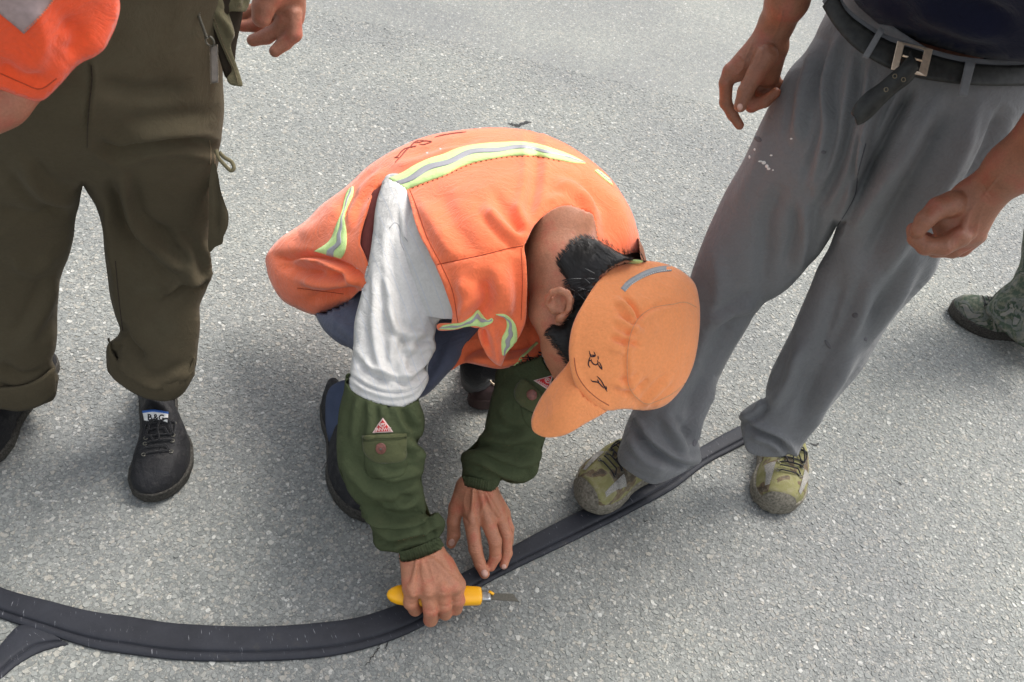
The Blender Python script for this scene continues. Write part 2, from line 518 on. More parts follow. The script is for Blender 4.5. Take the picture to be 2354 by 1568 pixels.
def cloth(name, c, var=.18, dirt=None, dirt_amt=.4, dirt_scale=9, weave=900, bump=.25, rough=.9, sheen=.15, stripes=None, soft=45, trans=0, wrinkle=.28):
    m, ns, ln, b = mat(name, rough, .15)
    pos = coords(ns)
    n1 = nod(ns, 'ShaderNodeTexNoise', Scale=7.0, Detail=5.0, Roughness=.6); ln.new(pos, n1.inputs['Vector'])
    r1 = ramp(ns, [(.3, mulc(c, 1 - var)), (.7, mulc(c, 1 + var))]); ln.new(n1.outputs[0], r1.inputs[0])
    out = r1.outputs[0]
    n2 = nod(ns, 'ShaderNodeTexNoise', Scale=260.0, Detail=3.0); ln.new(pos, n2.inputs['Vector'])
    mx = nod(ns, 'ShaderNodeMix', data_type='RGBA', blend_type='MULTIPLY'); mx.inputs[0].default_value = .2
    r2 = ramp(ns, [(.3, (.72, .72, .72)), (.7, (1.2, 1.2, 1.2))]); ln.new(n2.outputs[0], r2.inputs[0])
    ln.new(out, mx.inputs[6]); ln.new(r2.outputs[0], mx.inputs[7]); out = mx.outputs[2]
    if dirt:
        n3 = nod(ns, 'ShaderNodeTexNoise', Scale=dirt_scale, Detail=7.0, Roughness=.68); ln.new(pos, n3.inputs['Vector'])
        r3 = ramp(ns, [(.52, (0, 0, 0)), (.72, (dirt_amt,) * 3)]); ln.new(n3.outputs[0], r3.inputs[0])
        mx2 = nod(ns, 'ShaderNodeMix', data_type='RGBA'); ln.new(r3.outputs[0], mx2.inputs[0])
        ln.new(out, mx2.inputs[6]); mx2.inputs[7].default_value = (*dirt, 1); out = mx2.outputs[2]
    if stripes:
        vec, freq, col = stripes
        dt = nod(ns, 'ShaderNodeVectorMath', operation='DOT_PRODUCT'); ln.new(pos, dt.inputs[0]); dt.inputs[1].default_value = vec
        mm = nod(ns, 'ShaderNodeMath', operation='MULTIPLY'); ln.new(dt.outputs['Value'], mm.inputs[0]); mm.inputs[1].default_value = freq
        fr = nod(ns, 'ShaderNodeMath', operation='FRACT'); ln.new(mm.outputs[0], fr.inputs[0])
        rs = ramp(ns, [(0, (0, 0, 0)), (.84, (0, 0, 0)), (.9, (1, 1, 1)), (.96, (0, 0, 0))]); ln.new(fr.outputs[0], rs.inputs[0])
        mx3 = nod(ns, 'ShaderNodeMix', data_type='RGBA'); ln.new(rs.outputs[0], mx3.inputs[0]); ln.new(out, mx3.inputs[6])
        mx3.inputs[7].default_value = (*col, 1); out = mx3.outputs[2]
    ln.new(out, b.inputs['Base Color'])
    wv = nod(ns, 'ShaderNodeTexVoronoi', Scale=float(weave)); ln.new(pos, wv.inputs['Vector'])
    nb = nod(ns, 'ShaderNodeTexNoise', Scale=float(soft), Detail=4.0, Roughness=.55); ln.new(pos, nb.inputs['Vector'])
    b1 = nod(ns, 'ShaderNodeBump', Strength=bump, Distance=.0006); ln.new(wv.outputs[0], b1.inputs['Height'])
    b2 = nod(ns, 'ShaderNodeBump', Strength=.35, Distance=.004); ln.new(nb.outputs[0], b2.inputs['Height']); ln.new(b1.outputs[0], b2.inputs['Normal'])
    nw = nod(ns, 'ShaderNodeTexNoise', Scale=16.0, Detail=7.0, Roughness=.62, Distortion=1.6); ln.new(pos, nw.inputs['Vector'])
    rw = ramp(ns, [(.40, (0, 0, 0)), (.5, (1, 1, 1)), (.60, (0, 0, 0))]); rw.color_ramp.interpolation = 'EASE'; ln.new(nw.outputs[0], rw.inputs[0])
    b3 = nod(ns, 'ShaderNodeBump', Strength=wrinkle, Distance=.003); ln.new(rw.outputs[0], b3.inputs['Height']); ln.new(b2.outputs[0], b3.inputs['Normal'])
    ln.new(b3.outputs[0], b.inputs['Normal'])
    b.inputs['Sheen Weight'].default_value = sheen; b.inputs['Sheen Roughness'].default_value = .5
    if trans: b.inputs['Transmission Weight'].default_value = 0; b.inputs['Subsurface Weight'].default_value = trans; b.inputs['Subsurface Radius'].default_value = (.02, .006, .003); b.inputs['Subsurface Scale'].default_value = .5
    return m
def skin(name, c, red, rough=.5):
    m, ns, ln, b = mat(name, rough, .4)
    pos = coords(ns)
    n1 = nod(ns, 'ShaderNodeTexNoise', Scale=38.0, Detail=4.0, Roughness=.6); ln.new(pos, n1.inputs['Vector'])
    r1 = ramp(ns, [(.35, mulc(c, .88)), (.5, c), (.68, red)]); ln.new(n1.outputs[0], r1.inputs[0])
    n2 = nod(ns, 'ShaderNodeTexNoise', Scale=420.0, Detail=3.0); ln.new(pos, n2.inputs['Vector'])
    mx = nod(ns, 'ShaderNodeMix', data_type='RGBA', blend_type='MULTIPLY'); mx.inputs[0].default_value = .5
    r2 = ramp(ns, [(.3, (.75, .72, .7)), (.65, (1.12, 1.1, 1.1))]); ln.new(n2.outputs[0], r2.inputs[0])
    ln.new(r1.outputs[0], mx.inputs[6]); ln.new(r2.outputs[0], mx.inputs[7]); ln.new(mx.outputs[2], b.inputs['Base Color'])
    v = nod(ns, 'ShaderNodeTexVoronoi', Scale=620.0, feature='DISTANCE_TO_EDGE'); ln.new(pos, v.inputs['Vector'])
    w = nod(ns, 'ShaderNodeTexNoise', Scale=110.0, Detail=5.0, Distortion=1.2); ln.new(pos, w.inputs['Vector'])
    b1 = nod(ns, 'ShaderNodeBump', Strength=.25, Distance=.0006); ln.new(v.outputs[0], b1.inputs['Height'])
    b2 = nod(ns, 'ShaderNodeBump', Strength=.4, Distance=.0018); ln.new(w.outputs[0], b2.inputs['Height']); ln.new(b1.outputs[0], b2.inputs['Normal'])
    ln.new(b2.outputs[0], b.inputs['Normal'])
    b.inputs['Subsurface Weight'].default_value = .12; b.inputs['Subsurface Radius'].default_value = (.008, .003, .0015); b.inputs['Subsurface Scale'].default_value = .6
    return m
def plain(name, c, rough=.5, spec=.4, metal=0, nscale=200, var=.12, bump=.1):
    m, ns, ln, b = mat(name, rough, spec)
    pos = coords(ns)
    n1 = nod(ns, 'ShaderNodeTexNoise', Scale=float(nscale), Detail=4.0); ln.new(pos, n1.inputs['Vector'])
    r1 = ramp(ns, [(.3, mulc(c, 1 - var)), (.7, mulc(c, 1 + var))]); ln.new(n1.outputs[0], r1.inputs[0]); ln.new(r1.outputs[0], b.inputs['Base Color'])
    b1 = nod(ns, 'ShaderNodeBump', Strength=bump, Distance=.001); ln.new(n1.outputs[0], b1.inputs['Height']); ln.new(b1.outputs[0], b.inputs['Normal'])
    b.inputs['Metallic'].default_value = metal
    return m
def camo(name, cols, scale=28):
    m, ns, ln, b = mat(name, .85, .2)
    pos = coords(ns)
    n1 = nod(ns, 'ShaderNodeTexNoise', Scale=float(scale), Detail=2.5, Roughness=.5, Distortion=.7); ln.new(pos, n1.inputs['Vector'])
    r1 = ramp(ns, [(0, cols[0]), (.47, cols[1]), (.56, cols[2]), (.63, cols[3])], 'CONSTANT'); ln.new(n1.outputs[0], r1.inputs[0])
    n2 = nod(ns, 'ShaderNodeTexNoise', Scale=90.0, Detail=6.0, Roughness=.7); ln.new(pos, n2.inputs['Vector'])
    r2 = ramp(ns, [(.45, (0, 0, 0)), (.75, (.6, .6, .6))]); ln.new(n2.outputs[0], r2.inputs[0])
    mx = nod(ns, 'ShaderNodeMix', data_type='RGBA'); ln.new(r2.outputs[0], mx.inputs[0]); ln.new(r1.outputs[0], mx.inputs[6]); mx.inputs[7].default_value = (.3, .27, .2, 1)
    ln.new(mx.outputs[2], b.inputs['Base Color'])
    wv = nod(ns, 'ShaderNodeTexVoronoi', Scale=700.0); ln.new(pos, wv.inputs['Vector'])
    b1 = nod(ns, 'ShaderNodeBump', Strength=.3, Distance=.0008); ln.new(wv.outputs[0], b1.inputs['Height']); ln.new(b1.outputs[0], b.inputs['Normal'])
    return m

ORANGE = cloth('orange_vest_cloth', (.92, .190, .075), var=.1, weave=1100, bump=.2, sheen=.35, soft=30, dirt=(.55, .12, .04), dirt_amt=.35, trans=0)
ORANGE_IN = cloth('orange_vest_lining', (.62, .05, .02), var=.08, weave=1100, sheen=.1)
ORANGE_NEAR = cloth('orange_jacket_cloth', (.90, .10, .03), var=.1, sheen=.2)
CAPC = cloth('orange_cap_cotton', (.92, .325, .118), var=.05, weave=1000, bump=.3, sheen=.25, soft=60, dirt=(.62, .27, .14), dirt_amt=.25)
NEON = cloth('neon_yellow_tape', (.60, .80, .33), var=.05, sheen=.1, weave=1400)
SILVER = plain('silver_reflective_tape', (.36, .35, .38), .42, .6, .15, 500, .08)
WHITE = cloth('white_striped_cotton', (.60, .59, .57), var=.06, dirt=(.38, .36, .33), dirt_amt=.5, dirt_scale=12, stripes=((.82, .5, .25), 62.0, (.50, .52, .56)), sheen=0, soft=55)
WHITE2 = cloth('white_cotton_hem', (.68, .67, .65), var=.06, dirt=(.45, .43, .4), dirt_amt=.3, sheen=.1)
OLIVE = cloth('olive_drab_cotton', (.062, .076, .038), var=.16, dirt=(.092, .098, .05), dirt_amt=.5, dirt_scale=14, sheen=0, soft=60)
OLIVE2 = cloth('faded_olive_pocket_cloth', (.083, .090, .042), var=.22, dirt=(.14, .13, .07), dirt_amt=.5, sheen=.1)
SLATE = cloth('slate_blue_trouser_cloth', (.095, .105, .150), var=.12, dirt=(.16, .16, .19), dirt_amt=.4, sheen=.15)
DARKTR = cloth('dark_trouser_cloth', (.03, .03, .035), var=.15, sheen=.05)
BROWN = cloth('dark_brown_work_trousers', (.074, .060, .037), var=.1, dirt=(.095, .084, .055), dirt_amt=.6, dirt_scale=6, sheen=.02, soft=22, wrinkle=.16)
KHAKI = cloth('olive_jacket_cloth', (.13, .115, .068), var=.1, sheen=.1)
GREY = cloth('faded_grey_trouser_cloth', (.170, .172, .177), var=.14, dirt=(.125, .118, .118), dirt_amt=.5, dirt_scale=7, sheen=.12, soft=18, weave=1300)
GREYHEM = GREY
NAVY = cloth('navy_shirt_cloth', (.008, .010, .028), var=.2, sheen=.1, soft=14)
SKIN1 = skin('tanned_skin', (.46, .20, .115), (.46, .148, .088))
SKIN2 = skin('weathered_brown_skin', (.27, .112, .064), (.30, .092, .056), .48)
SKIN3 = skin('reddish_skin', (.35, .15, .095), (.38, .12, .08))
NAIL = plain('finger_nail', (.58, .34, .27), .32, .5)
HAIR = plain('black_hair', (.012, .010, .009), .45, .4)
GREYHAIR = plain('grey_hair', (.35, .34, .32), .45, .4)
BLACKLEA = cloth('black_shoe_leather', (.019, .019, .021), var=.3, dirt=(.09, .085, .08), dirt_amt=.35, dirt_scale=60, rough=.55, sheen=0, soft=120)
SOLE = plain('dirty_black_rubber_sole', (.045, .042, .037), .85, .2, 0, 300, .6, .5)
GREYSOLE = plain('dirty_grey_rubber_sole', (.17, .155, .125), .85, .2, 0, 220, .45, .5)
MESHG = plain('grey_shoe_mesh', (.26, .25, .23), .8, .2, 0, 900, .5, .5)
CAMO1 = camo('yellow_green_camouflage', [(.19, .18, .078), (.215, .205, .09), (.13, .095, .06), (.075, .06, .045)])
CAMO2 = camo('dark_green_camouflage', [(.05, .07, .05), (.10, .11, .10), (.03, .05, .035), (.15, .15, .14)], 24)
LACE = cloth('dark_shoe_lace', (.02, .02, .022), var=.2)
MARROON = plain('dark_maroon_shoe_leather', (.035, .016, .016), .5, .4)
BELT = plain('scuffed_black_belt_leather', (.018, .018, .016), .5, .4, 0, 120, .5, .3)
CHROME = plain('polished_buckle_metal', (.78, .62, .46), .34, .5, .75)
STEEL = plain('blade_steel', (.13, .125, .105), .42, .5, .5, 400, .2)
YELLOW = plain('yellow_knife_plastic', (.92, .44, .008), .38, .5, 0, 60, .03, .02)
CLEAR = plain('clear_plastic_tag', (.16, .14, .12), .2, .5)
INK = plain('black_marker_ink', (.03, .022, .03), .7, .2)
INKF = plain('faded_marker_ink', (.30, .08, .06), .8, .1)
THREADD = plain('dark_red_thread', (.36, .06, .03), .9, .1)
THREADB = plain('dark_thread', (.22, .07, .03), .9, .1)
THREADO = plain('pale_orange_thread', (.85, .42, .22), .9, .1)
THREADK = plain('tan_thread', (.22, .17, .11), .9, .1)
REDP = cloth('red_badge_cloth', (.52, .035, .04), var=.1)
PINKW = cloth('pinkish_white_embroidery', (.68, .5, .47), var=.08)
BUTTON = plain('brown_button_plastic', (.17, .06, .045), .45, .5, 0, 200, .4)
BLUEL = plain('blue_label', (.03, .12, .42), .5, .4)
WHITEL = plain('white_label', (.78, .78, .76), .6, .3)
PAINTW = plain('white_paint_spots', (.7, .7, .68), .8, .2)
STAIN = plain('dark_stain', (.125, .122, .13), .9, .1)
TAR = plain('black_bitumen', (.02, .02, .02), .6, .3)

# rubber strip with scratches across it
def rubber():
    m, ns, ln, b = mat('black_rubber', .62, .25)
    uvn = ns.new('ShaderNodeUVMap')
    mp = ns.new('ShaderNodeMapping'); mp.inputs['Scale'].default_value = (230, 5, 1); mp.inputs['Rotation'].default_value = (0, 0, .05); ln.new(uvn.outputs[0], mp.inputs[0])
    n1 = nod(ns, 'ShaderNodeTexNoise', Scale=1.6, Detail=3.0, Roughness=.6); ln.new(mp.outputs[0], n1.inputs['Vector'])
    r1 = ramp(ns, [(.655, (0, 0, 0)), (.70, (.7, .7, .7))]); ln.new(n1.outputs[0], r1.inputs[0])
    n2 = nod(ns, 'ShaderNodeTexNoise', Scale=5.0, Detail=7.0, Roughness=.72); ln.new(coords(ns), n2.inputs['Vector'])
    r2 = ramp(ns, [(.35, (.016, .017, .022)), (.58, (.028, .030, .038)), (.68, (.060, .054, .046))]); ln.new(n2.outputs[0], r2.inputs[0])
    mx = nod(ns, 'ShaderNodeMix', data_type='RGBA'); ln.new(r1.outputs[0], mx.inputs[0]); ln.new(r2.outputs[0], mx.inputs[6]); mx.inputs[7].default_value = (.24, .24, .26, 1)
    ln.new(mx.outputs[2], b.inputs['Base Color'])
    n3 = nod(ns, 'ShaderNodeTexNoise', Scale=300.0, Detail=4.0); ln.new(coords(ns), n3.inputs['Vector'])
    b1 = nod(ns, 'ShaderNodeBump', Strength=.3, Distance=.001); ln.new(n3.outputs[0], b1.inputs['Height']); ln.new(b1.outputs[0], b.inputs['Normal'])
    return m
RUBBER = rubber()

STONE_COLS = [(0, (.175, .182, .175)), (.22, (.212, .221, .211)), (.5, (.245, .254, .243)), (.76, (.285, .292, .275)), (.93, (.335, .317, .278)), (1, (.47, .47, .445))]
def stone_mat():
    m, ns, ln, b = mat('pale_crushed_stone', .75, .35)
    g = ns.new('ShaderNodeNewGeometry')
    r = ramp(ns, STONE_COLS); ln.new(g.outputs['Random Per Island'], r.inputs[0])
    n2 = nod(ns, 'ShaderNodeTexNoise', Scale=500.0, Detail=3.0); ln.new(g.outputs['Position'], n2.inputs['Vector'])
    mx = nod(ns, 'ShaderNodeMix', data_type='RGBA', blend_type='MULTIPLY'); mx.inputs[0].default_value = .6
    r2 = ramp(ns, [(.3, (.7, .7, .7)), (.7, (1.15, 1.15, 1.15))]); ln.new(n2.outputs[0], r2.inputs[0])
    n4 = nod(ns, 'ShaderNodeTexNoise', Scale=1.6, Detail=5.0); ln.new(g.outputs['Position'], n4.inputs['Vector'])
    r4 = ramp(ns, [(.32, (.82, .82, .85)), (.52, (1.0, 1.0, .99)), (.68, (1.1, 1.1, 1.07))]); ln.new(n4.outputs[0], r4.inputs[0])
    mx2 = nod(ns, 'ShaderNodeMix', data_type='RGBA', blend_type='MULTIPLY'); mx2.inputs[0].default_value = 1
    ln.new(r.outputs[0], mx.inputs[6]); ln.new(r2.outputs[0], mx.inputs[7]); ln.new(mx.outputs[2], mx2.inputs[6]); ln.new(r4.outputs[0], mx2.inputs[7])
    ln.new(mx2.outputs[2], b.inputs['Base Color'])
    return m
def road_mat():
    m, ns, ln, b = mat('worn_pale_asphalt', .8, .35)
    pos = coords(ns)
    cols = []
    for sc in (150.0, 300.0):
        v = nod(ns, 'ShaderNodeTexVoronoi', Scale=sc, Randomness=1.0); ln.new(pos, v.inputs['Vector'])
        sp = ns.new('ShaderNodeSeparateColor'); ln.new(v.outputs['Color'], sp.inputs[0])
        r = ramp(ns, STONE_COLS); ln.new(sp.outputs[0], r.inputs[0])
        ve = nod(ns, 'ShaderNodeTexVoronoi', Scale=sc, feature='DISTANCE_TO_EDGE', Randomness=1.0); ln.new(pos, ve.inputs['Vector'])
        cols.append((r, ve, v, sp))
    n0 = nod(ns, 'ShaderNodeTexNoise', Scale=60.0, Detail=2.0); ln.new(pos, n0.inputs['Vector'])
    r0 = ramp(ns, [(.47, (0, 0, 0)), (.53, (1, 1, 1))]); ln.new(n0.outputs[0], r0.inputs[0])
    mx = nod(ns, 'ShaderNodeMix', data_type='RGBA'); ln.new(r0.outputs[0], mx.inputs[0]); ln.new(cols[0][0].outputs[0], mx.inputs[6]); ln.new(cols[1][0].outputs[0], mx.inputs[7])
    me = nod(ns, 'ShaderNodeMix', data_type='FLOAT'); ln.new(r0.outputs[0], me.inputs[0]); ln.new(cols[0][1].outputs[0], me.inputs[2]); ln.new(cols[1][1].outputs[0], me.inputs[3])
    rg = ramp(ns, [(.0, (.66, .67, .68)), (.14, (.97, .97, .97))]); ln.new(me.outputs[0], rg.inputs[0])  # dark binder gaps between stones, occlusion put into the colour
    m2 = nod(ns, 'ShaderNodeMix', data_type='RGBA', blend_type='MULTIPLY'); m2.inputs[0].default_value = 1
    ln.new(mx.outputs[2], m2.inputs[6]); ln.new(rg.outputs[0], m2.inputs[7])
    n4 = nod(ns, 'ShaderNodeTexNoise', Scale=1.6, Detail=5.0); ln.new(pos, n4.inputs['Vector'])
    r4 = ramp(ns, [(.35, (.80, .80, .82)), (.65, (1.0, 1.0, .98))]); ln.new(n4.outputs[0], r4.inputs[0])
    m3 = nod(ns, 'ShaderNodeMix', data_type='RGBA', blend_type='MULTIPLY'); m3.inputs[0].default_value = 1
    ln.new(m2.outputs[2], m3.inputs[6]); ln.new(r4.outputs[0], m3.inputs[7]); ln.new(m3.outputs[2], b.inputs['Base Color'])
    b1 = nod(ns, 'ShaderNodeBump', Strength=.6, Distance=.002); ln.new(me.outputs[0], b1.inputs['Height']); ln.new(b1.outputs[0], b.inputs['Normal'])
    return m
ROAD = road_mat(); STONE = stone_mat()

# ------------------------------------------------------------ road
def build_road():
    xs = np.array([-60, -20, -6, -2.5, -1, 0, 1, 2.5, 6, 20, 60.]); ys = xs + 2
    V = [(x, y, 0) for y in ys for x in xs]; n = len(xs)
    Fs = [(j*n+i, j*n+i+1, (j+1)*n+i+1, (j+1)*n+i) for j in range(n-1) for i in range(n-1)]
    make('road', V, Fs, ROAD, None, kind='structure')
    # crushed stone set in the surface, each piece with its own rim and top
    def layer(s, rmin, rmax, ymax, keep):
        gx, gy = np.meshgrid(np.arange(-2.0, 2.2, s), np.arange(.25, ymax, s))
        p = np.c_[gx.ravel(), gy.ravel()] + rng.uniform(-.48, .48, (gx.size, 2)) * s
        q, d = proj(np.c_[p, np.zeros(len(p))])
        k = (q[:, 0] > -260) & (q[:, 0] < 2620) & (q[:, 1] > -60) & (q[:, 1] < 1700) & (d > 0) & (rng.random(len(p)) < keep)
        return p[k], rng.uniform(0, 1, k.sum()) ** 1.6 * (rmax - rmin) + rmin
    P1, r1 = layer(.0084, .0028, .0064, 2.7, .85)
    P2, r2 = layer(.0058, .0014, .0030, 1.9, .8)
    P = np.vstack([P1, P2]); rr = np.r_[r1, r2]; n = len(P); K = 6
    th = rng.uniform(0, 2*np.pi, n)[:, None] + np.arange(K)[None] * 2*np.pi/K + rng.uniform(-.38, .38, (n, K))
    rad = rr[:, None] * rng.uniform(.68, 1.2, (n, K))
    el = rng.uniform(.6, 1.0, n)[:, None]; ph = rng.uniform(0, np.pi, n)[:, None]
    x = np.cos(th) * rad; y = np.sin(th) * rad * el
    X = x*np.cos(ph) - y*np.sin(ph); Y = x*np.sin(ph) + y*np.cos(ph)
    h = (rng.uniform(.0001, .0009, n) + rr * .07)[:, None]
    tx, ty = rng.normal(0, .09, (2, n, 1))
    ins = .86
    top = np.stack([P[:, :1] + X*ins, P[:, 1:] + Y*ins, h + X*tx + Y*ty], 2)
    bot = np.stack([P[:, :1] + X*1.04, P[:, 1:] + Y*1.04, np.full((n, K), -.0012)], 2)
    V = np.concatenate([top, bot], 1).reshape(-1, 3)
    b = (np.arange(n) * 2 * K)[:, None]
    quads = np.stack([np.concatenate([b + (i+1) % K, b + i, b + K + i, b + K + (i+1) % K], 1) for i in range(K)], 1).reshape(-1, 4)
    tops = b + np.arange(K)[None]
    me = bpy.data.meshes.new('stone_aggregate')
    nl = len(quads) * 4 + n * K; npoly = len(quads) + n
    me.vertices.add(len(V)); me.vertices.foreach_set('co', V.ravel())
    me.loops.add(nl); me.loops.foreach_set('vertex_index', np.r_[quads.ravel(), tops.ravel()].astype(np.int32))
    me.polygons.add(npoly)
    ls = np.r_[np.arange(len(quads)) * 4, len(quads)*4 + np.arange(n) * K]
    me.polygons.foreach_set('loop_start', ls.astype(np.int32))
    me.update(calc_edges=True); me.validate()
    me.shade_flat()
    me.materials.append(STONE)
    o = bpy.data.objects.new('stone_aggregate', me); COL.objects.link(o)
    o['kind'] = 'stuff'; o['label'] = 'pale crushed stone chips set in the worn grey road surface'; o['category'] = 'gravel'
    print('stones', n)
build_road()
# ------------------------------------------------------------ rubber strip on the road
def strip(name, edges, label, twist=0):
    """edges: (u,v far edge, u,v near edge, height). Flat folded rubber profile with a lip on the near side."""
    A = spline3([list(PZ(e[0], e[1], e[4])) for e in edges], 22)
    B = spline3([list(PZ(e[2], e[3], e[4])) for e in edges], 22)
    prof = [(0, -.004), (-.006, .004), (.004, .0115), (.03, .0135), (.2, .0145), (.45, .0145), (.62, .0140), (.70, .0128), (.735, .0100), (.748, .0050),
            (.762, .0055), (.785, .0088), (.88, .0080), (.975, .0062), (1.0, .003), (.99, -.004)]
    V = []; n = len(prof)
    L = np.r_[0, np.cumsum(np.linalg.norm(np.diff(A, axis=0), axis=1))]
    for i in range(len(A)):
        wob = .0004 * math.sin(L[i] * 21) + .0003 * math.sin(L[i] * 47 + 1)
        for (s, h) in prof:
            lipw = (.0008 * math.sin(L[i] * 41 + 2) if s > .75 else 0)
            V.append(A[i] * (1 - s) + B[i] * s + np.array([0, 0, h * .55 + wob * (1 if h > 0 else 0) + lipw * .4]))
    Fs = [(i*n+k, (i+1)*n+k, (i+1)*n+k+1, i*n+k+1) for i in range(len(A)-1) for k in range(n-1)]
    Fs += [(i*n+n-1, (i+1)*n+n-1, (i+1)*n, i*n) for i in range(len(A)-1)]
    o = make(name, V, Fs, RUBBER, None)
    uv = o.data.uv_layers.new(name='UVMap')
    for l in o.data.loops:
        vi = l.vertex_index; uv.data[l.index].uv = (L[vi // n] * 1.0, prof[vi % n][0] * .09 * 3)
    return o
E_ = [(-260, 1190, -290, 1290), (-130, 1268, -170, 1350), (0, 1343, -20, 1412), (120, 1378, 110, 1458), (215, 1401, 215, 1490), (300, 1413, 300, 1504), (400, 1427, 405, 1516), (520, 1434, 530, 1520), (640, 1434, 655, 1517), (740, 1426, 765, 1507),
      (830, 1412, 865, 1483), (920, 1382, 950, 1450), (1000, 1345, 1030, 1402), (1090, 1298, 1112, 1345), (1170, 1255, 1187, 1306),
      (1240, 1216, 1262, 1270), (1310, 1180, 1345, 1230), (1400, 1135, 1440, 1182), (1500, 1075, 1545, 1125), (1600, 1027, 1625, 1066), (1690, 978, 1712, 1020), (1800, 930, 1815, 962), (1840, 915, 1850, 945)]
o = strip('rubber_strip', [(e[0], e[1] + 9, e[2], e[3] + 1, .003) for e in E_], '')
o['label'] = 'long curved black rubber strip lying across the road under the worker\'s hands'; o['category'] = 'rubber strip'
o = strip('rubber_strip', [(-120, 1600, -90, 1680, .0), (-50, 1540, -40, 1598, .0), (0, 1490, 4, 1560, .0), (24, 1462, 44, 1528, .0), (50, 1442, 95, 1500, .0), (100, 1452, 160, 1484, -.002)], '')
o['label'] = 'short twisted end of black rubber tucked under the long strip at bottom left'; o['category'] = 'rubber strip'

# crack and bits in the road
def ground_lines(name, lines, w, m, label, cat, kind=None, h=.0006):
    parts = []
    for l in lines:
        L = smooth_poly(l, 3, closed=False)
        T = np.gradient(L, axis=0); T /= np.linalg.norm(T, axis=1)[:, None] + 1e-9; Nn = np.c_[-T[:, 1], T[:, 0]]
        n = len(L); ww = w * (.35 + .8 * rng.random(n)) * np.clip(np.minimum(np.arange(n), n-1-np.arange(n)) / 5 + .2, 0, 1)
        j = rng.normal(0, 1.1, (n, 1)) * Nn
        a = [PZ(*(L[i] + j[i] + Nn[i]*ww[i]/2), h + .0004) for i in range(n)]; c = [PZ(*(L[i] + j[i]), h + .0006) for i in range(n)]; b = [PZ(*(L[i] + j[i] - Nn[i]*ww[i]/2), h) for i in range(n)]
        parts.append((np.array(a + c + b), [(i, i+1, n+i+1, n+i) for i in range(n-1)] + [(n+i, n+i+1, 2*n+i+1, 2*n+i) for i in range(n-1)]))
    V, Fs = merge(parts)
    o = make(name, V, Fs, m, None, label=label)
    if kind: o['kind'] = kind
    else: o['category'] = cat
    return o
ground_lines('road_crack', [[(958, 1416), (945, 1432), (925, 1440), (905, 1448), (890, 1458), (876, 1478), (866, 1496), (852, 1515), (838, 1532)],
                            [(905, 1448), (892, 1475), (884, 1498)], [(922, 1441), (914, 1447), (900, 1450), (893, 1456)], [(930, 1437), (912, 1446), (898, 1453)]], 3.6, TAR, 'thin dark crack beside the rubber strip near the knife hand', 'crack', h=.0012)
ground_lines('bitumen_smear', [[(1168, 284), (1182, 287), (1196, 291)], [(1190, 288), (1206, 283), (1221, 280)], [(1180, 286), (1192, 288), (1202, 286)]], 7, TAR, 'small black bitumen scrap lying on the road above the orange vest', 'bitumen', h=.0015)
for l, w_, lb in (([(2195, 584), (2204, 592)], 6, 'tiny black fleck on the road just right of the man\'s closed fist'), ([(2212, 690), (2222, 697), (2218, 704)], 6, 'small black fleck on the road left of the camouflage boot'),
                ([(1862, 1018), (1873, 1022), (1882, 1019), (1874, 1026)], 4, 'dark bent fleck on the road beside the right grey trouser hem'), ([(2065, 1108), (2075, 1114)], 5, 'black speck on the open road right of the camouflage shoes'), ([(1480, 1196), (1490, 1199)], 5, 'black speck on the road below the shoe standing on the rubber')):
    ground_lines('bitumen_fleck', [l], w_, TAR, lb, 'bitumen', h=.0015)

